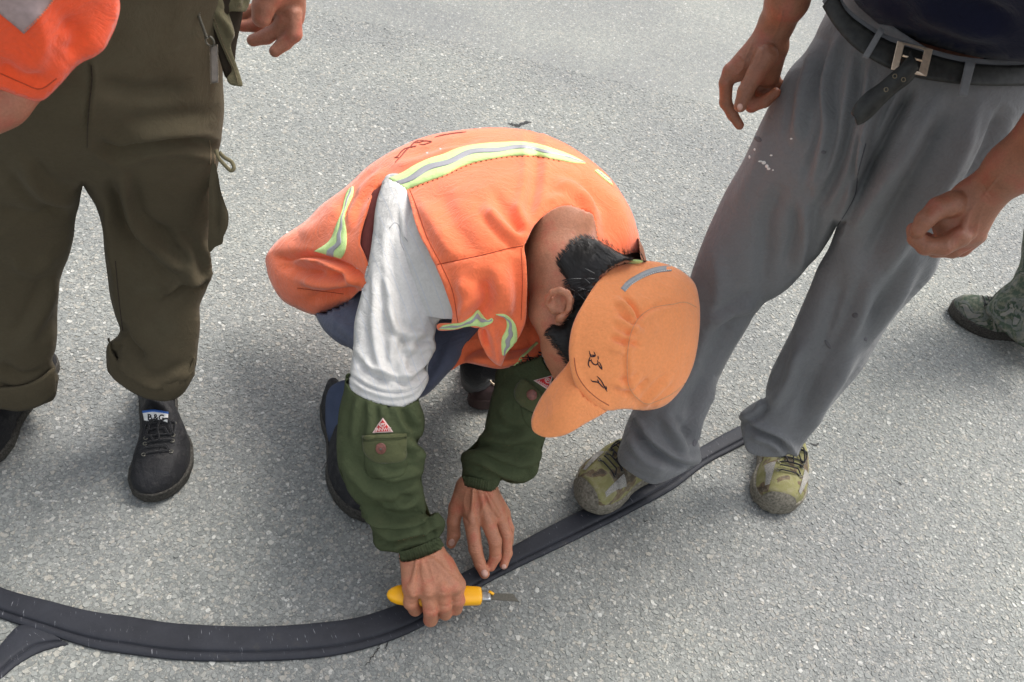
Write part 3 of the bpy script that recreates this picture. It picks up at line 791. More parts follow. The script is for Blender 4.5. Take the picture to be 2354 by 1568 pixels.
# ------------------------------------------------------------ footwear
def shoe(parent, heel, toe, width, m_up, m_sole, z0=0.0, l0=.78, ls=.05, tc=.93, H=.085, sole=.026, bumper=None, fat=1.0, side=1, lace_m=LACE, laces=4, mesh=None, name='shoe'):
    heel = np.array(heel, float); toe = np.array(toe, float); Lv = toe - heel; L = np.linalg.norm(Lv[:2]); f = Lv / np.linalg.norm(Lv); 
    s = np.cross(f, [0, 0, 1.0]); s /= np.linalg.norm(s); up = np.cross(s, f)
    ts = 1 - (1 - np.linspace(0, 1, 41)) ** 1.0
    ts = .5 - .5 * np.cos(np.pi * ts)
    hwk = np.interp(ts, [0, .012, .035, .08, .2, .35, .5, .65, .76, .86, .93, .97, .99, 1], [0, .22, .38, .52, .63, .63, .74, .93, 1.0, .93, .74, .50, .30, 0]) * width / 2
    cen = np.interp(ts, [0, .3, .6, .8, 1], [0, 0, .012, .004, -.006]) * -side
    top = np.interp(ts, [0, .05, .15, .28, .42, .55, .66, .78, .88, .95, .98, 1], [.055, .085, .09, .094, .092, .082, .070, .055, .044, .034, .02, .006]) * H / .09 
    lift = np.interp(ts, [0, .7, 1], [0, 0, .008])
    def W(t_i, x, z): return heel + f * (ts[t_i] * L) + s * (cen[t_i] + x) + up * z + np.array([0, 0, z0])
    # upper
    V = []; n = 21
    for i in range(len(ts)):
        for k in range(n):
            a = math.pi * k / (n - 1)
            cx = math.copysign(abs(math.cos(a)) ** .72, math.cos(a)); sz = abs(math.sin(a)) ** .85
            V.append(W(i, hwk[i] * .95 * fat * cx * (1 - .25 * sz * (ts[i] < .45)), lift[i] + sole * .75 + top[i] * sz))
    Fs = [(i*n+k, i*n+k+1, (i+1)*n+k+1, (i+1)*n+k) for i in range(len(ts)-1) for k in range(n-1)]
    up_o = make('upper', V, Fs, m_up, parent)
    cr = []
    V2 = wverts(up_o); N = wnormals(up_o)
    set_wverts(up_o, V2 + N * (.0014 * fbm(V2 * 55, 3))[:, None])
    # sole with welt
    prof = [(0, .0), (.985, .0), (1.02, .004), (1.035, sole * .45), (1.02, sole * .8), (1.035, sole * .9), (1.0, sole * 1.0), (.93, sole * 1.05)]
    V = []; 
    def ringpt(t_i, sg, pr): return W(t_i, sg * hwk[t_i] * pr[0], lift[t_i] * .9 + pr[1])
    m = len(prof)
    loop = [(i, 1) for i in range(len(ts))] + [(i, -1) for i in range(len(ts)-2, 0, -1)]
    for (i, sg) in loop:
        ex = .004 * (1 if ts[i] > .97 else (-1 if ts[i] < .03 else 0))
        for pr in prof:
            e2 = (pr[0] - .93) * .05
            V.append(ringpt(i, sg, pr) + f * (e2 * (1 if ts[i] > .9 else (-1 if ts[i] < .1 else 0)) * (abs(ts[i]-.5)-.4) * 10 * .5))
    q = len(loop)
    Fs = [(i*m+k, i*m+k+1, ((i+1) % q)*m+k+1, ((i+1) % q)*m+k) for i in range(q) for k in range(m-1)]
    V = np.array(V); c = V.mean(0)
    so = make('sole', V, Fs + [tuple(i*m for i in range(q))], m_sole, parent)
    V2 = wverts(so); set_wverts(so, V2 + wnormals(so) * (.0009 * fbm(V2 * 120, 2))[:, None] * (V2[:, 2] > z0 + .003)[:, None])
    if bumper:
        V = []; idx = [i for i in range(len(ts)) if ts[i] > tc]
        for i in idx:
            for k in range(n):
                a = math.pi * k / (n - 1); cx = math.copysign(abs(math.cos(a)) ** .72, math.cos(a)); sz = abs(math.sin(a)) ** .85
                g = 1.035
                V.append(W(i, hwk[i] * .95 * fat * g * cx, lift[i] + sole * .75 + top[i] * g * sz) + f * .0035)
        Fs = [(a*n+k, a*n+k+1, (a+1)*n+k+1, (a+1)*n+k) for a in range(len(idx)-1) for k in range(n-1)]
        make('toe_cap', V, Fs, bumper, parent)
    # tongue, laces
    def on(t, x, extra=0):
        i = int(np.argmin(abs(ts - t))); hw = hwk[i] * .95 * fat
        c = np.clip(abs(x) / hw, 0, .98); ca = c ** (1 / .72); sz = (math.sqrt(max(0, 1 - ca * ca))) ** .85
        return W(i, x, lift[i] + sole * .75 + top[i] * sz + extra)
    parts = []
    for j in range(laces):
        t = l0 - j * ls; w = width * (.20 + .012 * j)
        a = [on(t, x, .003) for x in np.linspace(-w, w, 7)]; a2 = [on(t - .03 * k / 6 , x, .0045) for k, x in enumerate(np.linspace(-w, w, 7))]
        a[0] = on(t, -w, -.001); a[-1] = on(t, w, -.001)
        parts.append(tube(spline3(a, 4), .0014, 6)); parts.append(tube(spline3(a2, 4), .0014, 6))
    tt = l0 - laces * ls + .025
    for sg in (-1, 1):
        b = [on(tt, 0, .006), on(tt + .03, sg * width * .13, .010), on(tt + .08, sg * width * .22, .006), on(tt + .03, sg * width * .22, .005), on(tt, 0, .006)]
        parts.append(tube(spline3(b, 6), .0014, 6))
    b = [on(tt, 0, .007), on(tt + .06, width * .03, .007), on(tt + .12, -width * .02, .006)]
    parts.append(tube(spline3(b, 6), .0014, 6))
    V, Fs = merge(parts); make('lace', V, Fs, lace_m, parent)
    # eyelets
    for j in range(laces):
        for sg in (-1, 1):
            c0 = on(l0 - j * ls, sg * width * .215, .0008); ring = [c0 + .0032 * (f * math.cos(a) + s * math.sin(a)) for a in np.linspace(0, 2*math.pi, 9)]
            V, Fs = tube(ring, .0009, 5, False); make('eyelet', V, Fs, STEEL, parent)
    for sg in ([-1, 1] if mesh else []):
        g = []
        for a in np.linspace(0, 1, 8):
            for b_ in np.linspace(0, 1, 6):
                t = .74 + .16 * a; x = sg * width * (.27 + (.15 * b_) * (1 - .6 * a))
                g.append(on(t, x, .0012))
        make('mesh_panel', g, [(i*6+j, i*6+j+1, (i+1)*6+j+1, (i+1)*6+j) for i in range(7) for j in range(5)], mesh, parent)
    return up_o

RANGES = {}
def body_mesh(parent, groups, m, name='body'):
    parts = [blob_mesh(*g) if not isinstance(g[0], np.ndarray) else g for g in groups]
    V, Fs = merge([(p[0], [tuple(x) for x in p[1]]) for p in parts])
    o = make(name, V, Fs, m, parent); c = np.r_[0, np.cumsum([len(p[0]) for p in parts])]
    RANGES[o] = [(int(c[i]), int(c[i+1])) for i in range(len(parts))]
    return o

def nail(parent, tree, poly):
    return drape('fingernail', poly, tree, NAIL, parent, off=.0005, thick=.0006, step=2.5, puff=.0004)
def ell(cx, cy, rx, ry, ang=0, n=14):
    a = math.radians(ang)
    return [(cx + rx*math.cos(t)*math.cos(a) - ry*math.sin(t)*math.sin(a), cy + rx*math.cos(t)*math.sin(a) + ry*math.sin(t)*math.cos(a)) for t in np.linspace(0, 2*math.pi, n, endpoint=False)]
def px(r, d): return r * d / FP      # survey units to metres at a distance

# ============================================================ crouching worker
W1 = thing('person', 'crouching person in orange vest and orange cap cutting the rubber strip', 'person', (-.10, 1.0, 0))

# --- flesh: neck, head, forearms, hands as one skin
def K(l): return [PD(*p) for p in l]
g_head = []
nk = K([(1290, 440, 1.36), (1292, 520, 1.305), (1288, 610, 1.285), (1292, 690, 1.28)])
g_head += chain(nk, [.060, .053, .050, .047], .02)
g_head += [(PD(1410, 690, 1.275), .070, PD(1470, 790, 1.285), .074, .02),          # cranium
           (PD(1330, 650, 1.285), .045, PD(1400, 600, 1.30), .055, .02),         # nape
           (PD(1262, 720, 1.272), .030, PD(1300, 770, 1.27), .036, .015),        # jaw corner
           (PD(1280, 800, 1.285), .022, PD(1312, 870, 1.30), .022, .015),        # jaw to chin
           (PD(1350, 800, 1.29), .060, PD(1370, 860, 1.31), .050, .02),          # cheek and face
           (PD(1345, 905, 1.31), .014, PD(1330, 925, 1.33), .011, .01),          # nose
           (PD(1305, 893, 1.31), .010, PD(1318, 900, 1.315), .010, .006),        # lips
           (PD(1300, 905, 1.34), .012, PD(1290, 880, 1.35), .014, .01)]
# ear: rim, lobe, tragus, hollow
ec = (1284, 694)
er = [(1296, 730), (1308, 712), (1311, 690), (1303, 674), (1287, 667), (1270, 672), (1259, 684), (1257, 698), (1264, 706)]
ear_d = [1.208, 1.198, 1.192, 1.190, 1.191, 1.196, 1.204, 1.212, 1.22]
g_head += chain([PD(u, v, d + .004) for (u, v), d in zip(er, ear_d)], [.0038, .0048, .0054, .0052, .0048, .0046, .0042, .0038, .0036], .003)
g_head += [(PD(1286, 702, 1.222), .0135, PD(1289, 690, 1.220), .015, .006), (PD(1289, 730, 1.208), .0066, PD(1282, 736, 1.216), .005, .004),
           (PD(1268, 708, 1.218), .0055, PD(1272, 716, 1.22), .005, .004), (PD(1298, 692, 1.217), .004, PD(1292, 712, 1.218), .004, .004),
           (PD(1285, 709, 1.2065), .0082, PD(1284, 688, 1.2055), .0085, .003, 1)]
HEADM = (g_head, .0021, .008, 3)

# right hand gripping the knife
def finger(pts, rad, k=.003): return chain([PZ(*p) if p[2] < .6 else PD(*p) for p in pts], rad, k)
gr = []
WR = [(915, 1165, .18), (955, 1225, .125), (970, 1272, .098)]
gr += chain([PZ(*p) for p in WR], [.028, .028, .0275], .012)
gr += [(PZ(955, 1272, .098), .025, PZ(948, 1350, .078), .0165, .012), (PZ(985, 1272, .098), .025, PZ(1048, 1345, .078), .016, .012),
       (PZ(968, 1275, .098), .026, PZ(985, 1352, .082), .0175, .012), (PZ(975, 1275, .098), .026, PZ(1018, 1350, .084), .0175, .012),
       (PZ(975, 1300, .08), .024, PZ(1000, 1345, .062), .020, .01)]
gr += finger([(947, 1356, .079), (944, 1385, .060), (955, 1400, .034), (975, 1385, .026)], [.0122, .0112, .0108, .009])
gr += finger([(984, 1360, .082), (990, 1402, .058), (990, 1424, .028), (1003, 1405, .021)], [.0128, .0116, .0112, .0095])
gr += finger([(1017, 1356, .083), (1022, 1392, .060), (1024, 1410, .034), (1030, 1390, .026)], [.0124, .0112, .0105, .009])
gr += finger([(1047, 1350, .080), (1053, 1380, .060), (1048, 1399, .036), (1045, 1380, .03)], [.0118, .0110, .0102, .009])
gr += [(PZ(945, 1352, .091), .0055, PZ(950, 1366, .086), .0050, .008), (PZ(982, 1353, .0965), .0055, PZ(985, 1364, .092), .0050, .008),
       (PZ(1017, 1350, .0975), .0055, PZ(1018, 1360, .093), .0050, .008), (PZ(1047, 1345, .092), .0052, PZ(1049, 1354, .088), .0050, .008)]
for a, b in (((958, 1290), (948, 1345)), ((970, 1290), (983, 1346)), ((984, 1288), (1016, 1343)), ((996, 1287), (1044, 1338))):
    gr += [(PZ(*a, .121), .0026, PZ(*b, .0945), .003, .006)]
gr += [(PZ(1020, 1300, .085), .017, PZ(1052, 1350, .055), .013, .008), (PZ(1052, 1350, .055), .012, PZ(1062, 1372, .04), .0095, .004)]   # thumb, below
RHM = (gr, .00155, .004, 2)

# left hand pressing on the strip
gl = []
gl += chain([PZ(1172, 1000, .24), PZ(1125, 1055, .165), PZ(1098, 1112, .118)], [.026, .027, .0245], .012)
gl += [(PZ(1084, 1118, .112), .0215, PZ(1084, 1190, .078), .0145, .010), (PZ(1100, 1118, .114), .022, PZ(1120, 1192, .080), .0145, .010),
       (PZ(1112, 1120, .112), .020, PZ(1148, 1188, .074), .0125, .010), (PZ(1116, 1122, .105), .018, PZ(1158, 1180, .062), .012, .010)]
gl += finger([(1084, 1196, .078), (1093, 1262, .052), (1103, 1295, .034), (1114, 1319, .026)], [.0135, .0113, .0098, .0086])
gl += finger([(1121, 1197, .080), (1138, 1244, .064), (1139, 1280, .040), (1128, 1303, .026)], [.0130, .0112, .0098, .0082])
gl += finger([(1149, 1190, .073), (1164, 1232, .056), (1166, 1272, .034), (1158, 1299, .024)], [.0115, .0100, .0088, .0074])
gl += finger([(1158, 1182, .060), (1170, 1216, .042), (1170, 1246, .026)], [.0105, .009, .008])
gl += [(PZ(1070, 1122, .105), .0175, PZ(1049, 1170, .074), .0135, .010)]
gl += finger([(1050, 1166, .075), (1043, 1200, .056), (1043, 1230, .034), (1037, 1250, .020)], [.0138, .0112, .0112, .0085])
for a, b in (((1088, 1125), (1084, 1188)), ((1101, 1124), (1119, 1189)), ((1112, 1125), (1146, 1184))):
    gl += [(PZ(*a, .134), .0024, PZ(*b, .0915), .0028, .006)]
gl += [(PZ(1083, 1190, .0895), .005, PZ(1085, 1200, .0855), .005, .008), (PZ(1119, 1190, .0915), .005, PZ(1123, 1200, .088), .005, .008), (PZ(1147, 1185, .083), .0045, PZ(1151, 1194, .079), .0045, .008)]
LHM = (gl, .00155, .004, 2)
# upper arms, trunk and legs inside the clothes
cRd = [(800, 880, 1.288), (960, 880, 1.285), (870, 1000, 1.282), (880, 1100, 1.302), (940, 1200, 1.338), (870, 1240, 1.35), (970, 1260, 1.352), (980, 1120, 1.308)]
cLd = [(1150, 860, 1.42), (1300, 850, 1.375), (1200, 920, 1.385), (1120, 1000, 1.41), (1230, 1040, 1.405), (1090, 1100, 1.445), (1200, 1090, 1.43)]
gb = chain([PD(940, 520, 1.41), PD(930, 620, 1.37), PD(900, 800, 1.32), PD(885, 940, 1.30), PD(880, 1080, 1.31), PD(925, 1180, 1.34), PD(955, 1240, 1.35)], [.036, .036, .033, .030, .028, .026, .024])
gb += chain([PD(1380, 600, 1.44), PD(1300, 780, 1.41), PD(1215, 920, 1.40), PD(1170, 1010, 1.415), PD(1125, 1080, 1.44)], [.034, .030, .030, .028, .024])
gb += chain([PD(900, 600, 1.56), PD(1050, 530, 1.50), PD(1170, 500, 1.45), PD(1285, 490, 1.385)], [.075, .085, .08, .055], .03)
gb += [(PD(960, 500, 1.43), .035, PD(1390, 540, 1.45), .035, .03)]
gb += chain([PD(900, 640, 1.57), PD(915, 820, 1.50), PZ(830, 1000, .12)], [.055, .035, .024]) + chain([PD(1010, 650, 1.60), PD(1150, 790, 1.57), PD(1140, 820, 1.60)], [.055, .035, .024])
LOWM = (gb, .008, .02, 1)
bodyW = body_mesh(W1, [HEADM, RHM, LHM, LOWM], SKIN1)
# --- torso shirt (inside vest) and vest
vest_hull = [(612, 590), (640, 553), (700, 511), (740, 471), (800, 425), (845, 382), (900, 348), (960, 320), (1050, 300), (1130, 293), (1210, 298), (1270, 316), (1340, 354), (1400, 405), (1440, 465), (1462, 520), (1474, 590),
             (1440, 680), (1350, 760), (1250, 845), (1160, 880), (1040, 860), (920, 790), (830, 700), (797, 700), (760, 716), (724, 724), (685, 710), (650, 690), (625, 655), (614, 620)]
vest_front = [(612, 590), (640, 553), (700, 511), (740, 471), (800, 425), (845, 382), (900, 348), (960, 320), (1050, 300), (1130, 293), (1210, 298), (1270, 316), (1340, 354), (1400, 405), (1440, 465), (1462, 520), (1474, 603, 1),
              (1430, 594), (1380, 566, 1), (1372, 548), (1369, 517), (1361, 496), (1340, 483), (1306, 473), (1281, 477), (1251, 496), (1230, 517), (1204, 566, 1), (1208, 620), (1209, 686), (1206, 741), (1198, 765), (1185, 785),
              (1168, 805), (1152, 840, 1), (1125, 822), (1108, 792), (1102, 757), (1128, 741), (1111, 750), (1092, 752), (1075, 748), (1043, 757), (1008, 757), (1006, 746), (1041, 742, 1), (1044, 721), (1039, 693), (1027, 656), (1005, 610),
              (986, 572), (970, 545), (957, 508), (945, 468), (933, 437), (919, 425), (895, 414, 1), (880, 420), (866, 428), (857, 438), (851, 456), (842, 491), (835, 513), (828, 542), (827, 562), (835, 582), (842, 602), (846, 616, 1), (842, 650), (834, 668),
              (820, 673), (796, 700), (760, 716), (724, 724), (685, 710), (650, 690), (625, 655), (614, 620)]
vd = [(612, 590, 1.63), (724, 724, 1.58), (800, 425, 1.58), (1130, 293, 1.53), (1300, 330, 1.48), (1462, 520, 1.42), (1150, 850, 1.37), (1000, 760, 1.385), (1300, 780, 1.38), (1100, 520, 1.41), (900, 600, 1.46)]
vfolds = [  # soft drag folds of the back and shoulder
    ([(1225, 300), (1232, 360), (1228, 430), (1212, 500)], -.0035, 14, 'r'), ([(1180, 470), (1205, 520), (1204, 560)], .004, 14),
    ([(1010, 440), (1060, 540), (1110, 590)], -.003, 22), ([(960, 455), (1000, 520), (1050, 600)], .003, 18),
    ([(1120, 480), (1165, 530), (1200, 558)], .0045, 12, 'r'), ([(1130, 440), (1180, 500), (1200, 545)], -.003, 12),
    ([(1280, 420), (1330, 440), (1370, 490)], .004, 13, 'r'), ([(1330, 400), (1385, 470), (1400, 560)], -.004, 16), ([(1250, 470), (1300, 450), (1350, 462)], .003, 12),
    ([(1400, 440), (1432, 510), (1440, 590)], .003, 16), ([(940, 355), (1020, 335), (1090, 322)], -.0025, 10), ([(900, 385), (960, 372), (1060, 340)], .003, 12),
    ([(880, 395), (840, 430), (812, 470), (800, 520)], .0035, 10, 'r'), ([(823, 440), (800, 480), (790, 500)], -.003, 8), ([(780, 470), (735, 520), (690, 545)], .003, 16),
    ([(655, 594), (712, 592), (785, 614), (832, 650)], .008, 9, 's'), ([(630, 590), (690, 598), (718, 596)], -.005, 9), ([(690, 640), (740, 655), (815, 650)], .006, 12, 'r'),
    ([(700, 690), (760, 680), (820, 668)], -.006, 12), ([(640, 600), (690, 622), (740, 630)], -.007, 16), ([(720, 600), (760, 625), (800, 640)], -.005, 10),
    ([(1110, 640), (1118, 690), (1085, 735)], -.007, 16, 'r'), ([(1140, 610), (1165, 680), (1160, 730)], .005, 18), ([(1060, 640), (1075, 690), (1060, 740)], .005, 14), ([(1180, 590), (1190, 680), (1185, 740)], -.003, 14),
    ([(1128, 744), (1140, 790), (1146, 835)], .006, 10), ([(1112, 755), (1120, 800)], -.005, 8),
    ([(933, 440), (970, 545), (1028, 656), (1043, 745)], .0025, 7), ([(1000, 610), (1100, 585), (1204, 566)], -.0016, 3.5, 'k'), ([(1204, 570), (1207, 650), (1205, 745)], .0018, 7)]
vest = inflate('vest', vest_front, vest_hull, vd, ORANGE, W1, front=1.0, step=5.0, closed=False, folds=sc(vfolds, 1.9), noise=.002, nscale=13, cell=6)
solidify(vest, .0022, -1)
# inner far side of the vest seen below the panel and behind it
back_shape = [(612, 590), (640, 553), (700, 511), (740, 471), (800, 425), (845, 382), (900, 348), (960, 320), (1050, 300), (1130, 293), (1210, 298), (1270, 316), (1340, 354), (1400, 405), (1440, 465), (1462, 520), (1474, 590),
              (1430, 680), (1330, 790), (1262, 817), (1247, 822), (1215, 835), (1180, 845), (1150, 851), (1118, 846), (1080, 838), (1058, 840), (1035, 855, 1), (1048, 820), (1060, 790), (1000, 760), (900, 740), (840, 690), (797, 700), (760, 716), (724, 724), (685, 710), (650, 690), (625, 655), (614, 620)]
pfv = Puff(vest_hull, 6.0); Dv = rbf(vd)
sh = smooth_poly(back_shape, 8); q, Fs, on = tri2d(sh, 8); q = q + (np.array([1060, 560]) - q) * .012; h = pfv(q); md = Dv(q)
lowz = np.clip((q[:, 1] - 640) / 160, 0, 1)
dep_b = md + .72 * h * md / FP * (1 - .85 * lowz)
Vb = C0 + rays(q) * dep_b[:, None]
vb = make('vest_back', Vb, [tuple(f) if orient(q, f) > 0 else tuple(f[::-1]) for f in Fs], ORANGE, W1, label='inner far side of the vest hanging open')
folds_on(vb, [([(1040, 850), (1090, 800), (1130, 790)], .012, 14), ([(1160, 800), (1200, 790), (1235, 770)], .016, 16), ([(1065, 822), (1120, 828), (1180, 832), (1245, 812)], -.012, 9)], .002, facing=False)
solidify(vb, .002, 0)

tor_hull = [(720, 600), (760, 530), (815, 450), (870, 395), (960, 345), (1050, 322), (1130, 314), (1210, 320), (1320, 362), (1400, 430), (1440, 500), (1452, 570), (1410, 590), (1392, 540), (1352, 476), (1300, 455), (1250, 470), (1200, 520), (1180, 600), (1180, 700), (1120, 730), (1000, 730), (900, 700), (830, 650), (770, 660), (730, 640)]
shirt = inflate('shirt', tor_hull, vest_hull, vd, WHITE, W1, front=.90, back=.6, step=12, cell=8)

# right sleeve
slv = [(870, 448), (862, 490), (858, 531), (852, 575), (845, 613), (829, 682), (815, 740), (812, 800), (805, 850), (799, 884), (812, 900), (840, 917), (885, 932), (930, 935), (955, 922), (972, 900), (985, 872), (983, 850), (986, 832), (1001, 800), (999, 775),
       (1003, 752), (1012, 735), (1030, 733), (1050, 722), (1062, 690), (1056, 650), (1030, 580), (1000, 520), (970, 440), (930, 405), (892, 404)]
slv_hull = [(868, 440), (860, 490), (856, 531), (850, 575), (843, 613), (827, 682), (813, 740), (810, 800), (803, 850), (797, 884), (800, 960), (830, 1000), (920, 1000), (975, 960), (987, 872), (990, 840), (1003, 800), (1006, 775),
       (1015, 745), (1050, 735), (1068, 690), (1062, 640), (1040, 580), (1010, 520), (980, 430), (940, 380), (890, 385)]
slvd = [(880, 430, 1.40), (960, 430, 1.40), (900, 560, 1.36), (1010, 560, 1.365), (860, 740, 1.315), (1010, 720, 1.335), (890, 900, 1.285), (900, 980, 1.28)]
sfolds = [([(890, 520), (880, 600), (900, 700), (905, 780), (895, 860)], .005, 12, 'r'), ([(918, 480), (925, 540), (945, 590), (985, 640), (1010, 700)], -.0035, 8, 's'),
          ([(860, 560), (862, 680), (860, 760), (880, 850), (930, 895)], .005, 10, 'r'), ([(980, 745), (940, 800), (925, 850), (950, 880)], .006, 11, 'r'), ([(1000, 760), (960, 770), (915, 760), (890, 700)], .005, 10, 'r'),
          ([(998, 790), (955, 805), (920, 800)], .004, 9, 'r'), ([(925, 770), (930, 815), (960, 850)], -.005, 9), ([(998, 812), (975, 845), (940, 872), (900, 868), (850, 850), (818, 812)], .006, 9, 's'),
          ([(803, 870), (845, 898), (900, 912), (950, 902), (980, 868)], .0025, 5, 'r'), ([(806, 855), (850, 884), (905, 897), (955, 886), (984, 856)], .002, 5, 'r'), ([(880, 620), (905, 660), (920, 720)], -.003, 8),
          ([(830, 700), (838, 780), (832, 850)], -.003, 8), ([(925, 905), (940, 880)], -.001, 6), ([(960, 640), (985, 690), (980, 730)], .003, 10)]
shirt_sl = inflate('sleeve', slv, slv_hull, slvd, WHITE, W1, front=.78, back=.7, step=4.5, folds=sc(sfolds, .95), noise=.0014, nscale=22, cell=5, thick=.0018)
TS = bvh(shirt_sl)
stroke('seam', [[(895, 525), (908, 512), (918, 520), (922, 560), (945, 600), (965, 628), (958, 640), (985, 690), (1003, 720)], [(930, 545), (955, 580), (975, 615), (965, 630)]], 1.6, TS, plain('grey_seam_thread', (.33, .33, .34), .9), W1, off=.0003)
stroke('seam', [[(806, 862), (850, 889), (905, 903), (955, 893), (984, 862)]], 1.4, TS, THREADK and plain('sleeve_hem_thread', (.45, .45, .46), .9), W1, off=.0003)  # even grey stitching line along the sleeve hem

# left sleeve tip
sl_l = inflate('sleeve', [(1262, 640), (1400, 640), (1400, 760), (1340, 860), (1284, 862), (1262, 850), (1248, 826), (1240, 780)], [(1232, 620), (1420, 620), (1420, 760), (1370, 900), (1290, 900), (1236, 826), (1230, 780)],
        [(1300, 650, 1.43), (1400, 650, 1.43), (1290, 860, 1.345), (1380, 800, 1.36)], WHITE2, W1, front=.6, back=.6, step=8, thick=.0018)

# --- arm covers
def arm_cover(shape, hull, dep, folds, cuff, cuff_hull, cuffd, label):
    a = inflate('arm_cover', shape, hull, dep, OLIVE, W1, front=.80, back=.75, step=4.2, folds=sc(folds, 1.5), noise=.0018, nscale=24, cell=5, thick=.0016, label=label)
    c = inflate('cuff', cuff, cuff_hull, cuffd, OLIVE, a, front=.82, back=.8, step=2.6, cell=4, noise=.0002)
    ROOTS[c] = ROOTS[a]
    # gathered elastic ribs
    V = wverts(c); N = wnormals(c); q, _ = proj(V)
    ax = np.array(cuff[-1][:2], float) - np.array(cuff[0][:2], float)
    return a, c
def add_ribs(c, a0, a1, n, amp):
    V = wverts(c); N = wnormals(c); q, _ = proj(V); ax = np.array(a1, float) - np.array(a0, float); t = ((q - a0) @ ax) / (ax @ ax)
    t = np.arcsin(np.clip((t - .5) * 1.96, -1, 1)) / np.pi + .5
    set_wverts(c, V + N * (amp * np.cos(t * n * 2 * np.pi) + amp * .5 * np.cos(t * n * 1.37 * 2 * np.pi + 1))[:, None])
covR = [(798, 862), (790, 900), (782, 930), (776, 975), (774, 1010), (775, 1055), (781, 1085), (792, 1110), (808, 1135), (830, 1160), (848, 1188), (855, 1210), (857, 1235), (864, 1256), (880, 1265), (900, 1267), (916, 1270), (930, 1268), (960, 1258), (985, 1250), (1008, 1240),
        (1012, 1232), (1021, 1218), (1022, 1202), (1015, 1188), (1002, 1178), (990, 1182), (985, 1170), (976, 1145), (972, 1120), (969, 1095), (975, 1075), (973, 1058), (964, 1040), (958, 1025), (966, 1005), (972, 985), (973, 960), (966, 935), (957, 910), (962, 870), (900, 855), (840, 850)]
covRh = [(795, 800), (786, 900), (780, 930), (774, 975), (772, 1010), (773, 1055), (779, 1085), (790, 1110), (806, 1135), (828, 1160), (846, 1188), (853, 1210), (855, 1235), (862, 1262), (890, 1290), (935, 1300), (990, 1285), (1018, 1262),
        (1024, 1232), (1024, 1202), (1017, 1186), (1002, 1176), (992, 1180), (987, 1168), (978, 1145), (974, 1120), (971, 1095), (977, 1075), (975, 1058), (967, 1040), (962, 1025), (968, 1005), (974, 985), (975, 960), (970, 935), (965, 900), (965, 800), (880, 780)]
cRd = [(800, 880, 1.288), (960, 880, 1.285), (870, 1000, 1.282), (880, 1100, 1.302), (940, 1200, 1.338), (870, 1240, 1.35), (970, 1260, 1.352), (980, 1120, 1.308)]
fR = [([(850, 925), (852, 970), (846, 1010)], .003, 9, 'r'), ([(825, 915), (815, 960), (812, 1020)], .003, 9, 'r'), ([(878, 938), (880, 960)], .003, 8, 'r'), ([(925, 935), (935, 965), (955, 990)], -.005, 9, 'r'), ([(950, 920), (962, 960)], .003, 8),
      ([(935, 1020), (960, 1035), (968, 1060)], .005, 11, 'r'), ([(790, 1060), (830, 1110), (880, 1135), (960, 1120)], .005, 12, 'r'), ([(800, 1080), (850, 1150), (880, 1180), (940, 1180), (985, 1165)], -.005, 11, 'r'),
      ([(860, 1075), (900, 1100), (965, 1085)], .005, 11, 'r'), ([(835, 1165), (880, 1195), (940, 1200), (1000, 1180)], .007, 9, 's'), ([(858, 1205), (900, 1230), (960, 1220), (1018, 1200)], .006, 11, 'r'), ([(990, 1185), (985, 1205), (960, 1212)], -.006, 8),
      ([(870, 1250), (905, 1245), (950, 1235), (985, 1228)], -.004, 7, 'r'), ([(900, 1262), (940, 1245)], .003, 5), ([(985, 1240), (975, 1222), (982, 1212)], .004, 5), ([(1000, 1232), (996, 1215)], -.004, 4), ([(790, 1000), (800, 1060), (830, 1120), (850, 1170)], .004, 14),
      ([(905, 1120), (945, 1150), (975, 1150)], -.003, 10), ([(890, 1140), (930, 1165), (970, 1140)], .003, 10)]
cufR = [(915, 1268), (918, 1282), (921, 1291), (940, 1291), (965, 1284), (990, 1275), (1010, 1264), (1018, 1256), (1014, 1244), (1008, 1236), (985, 1246), (955, 1258), (930, 1266)]
cufRh = [(912, 1240), (916, 1282), (926, 1320), (1030, 1290), (1020, 1256), (1012, 1215), (960, 1220)]
aR, cR = arm_cover(covR, covRh, cRd, fR, cufR, cufRh, [(930, 1270, 1.338), (1010, 1250, 1.338), (930, 1290, 1.342), (1015, 1258, 1.342)], 'olive arm cover with faded pocket on the knife arm')
add_ribs(cR, (918, 1285), (1014, 1250), 26, .0014)
print('cov tuck', tuck(aR, bvh(shirt_sl), .003))
TR = bvh(aR)
covL = [(1142, 850), (1136, 890), (1126, 930), (1120, 955), (1114, 985), (1102, 1005), (1085, 1025), (1066, 1042), (1061, 1060), (1063, 1078), (1062, 1095), (1066, 1106), (1090, 1113), (1120, 1120), (1143, 1119), (1152, 1104), (1170, 1110), (1190, 1112), (1210, 1108), (1228, 1096),
        (1238, 1078), (1242, 1050), (1250, 1020), (1262, 990), (1300, 960), (1350, 860), (1300, 790), (1200, 800)]
covLh = [(1144, 780), (1134, 890), (1124, 930), (1118, 955), (1112, 985), (1100, 1005), (1083, 1025), (1064, 1042), (1059, 1060), (1061, 1078), (1060, 1095), (1062, 1130), (1100, 1150), (1150, 1140), (1172, 1115), (1192, 1116), (1212, 1111), (1230, 1098),
        (1240, 1078), (1246, 1050), (1256, 1020), (1270, 990), (1320, 960), (1370, 860), (1340, 760), (1200, 740)]
cLd = [(1150, 860, 1.42), (1300, 850, 1.375), (1200, 920, 1.385), (1120, 1000, 1.41), (1230, 1040, 1.405), (1090, 1100, 1.445), (1200, 1090, 1.43)]
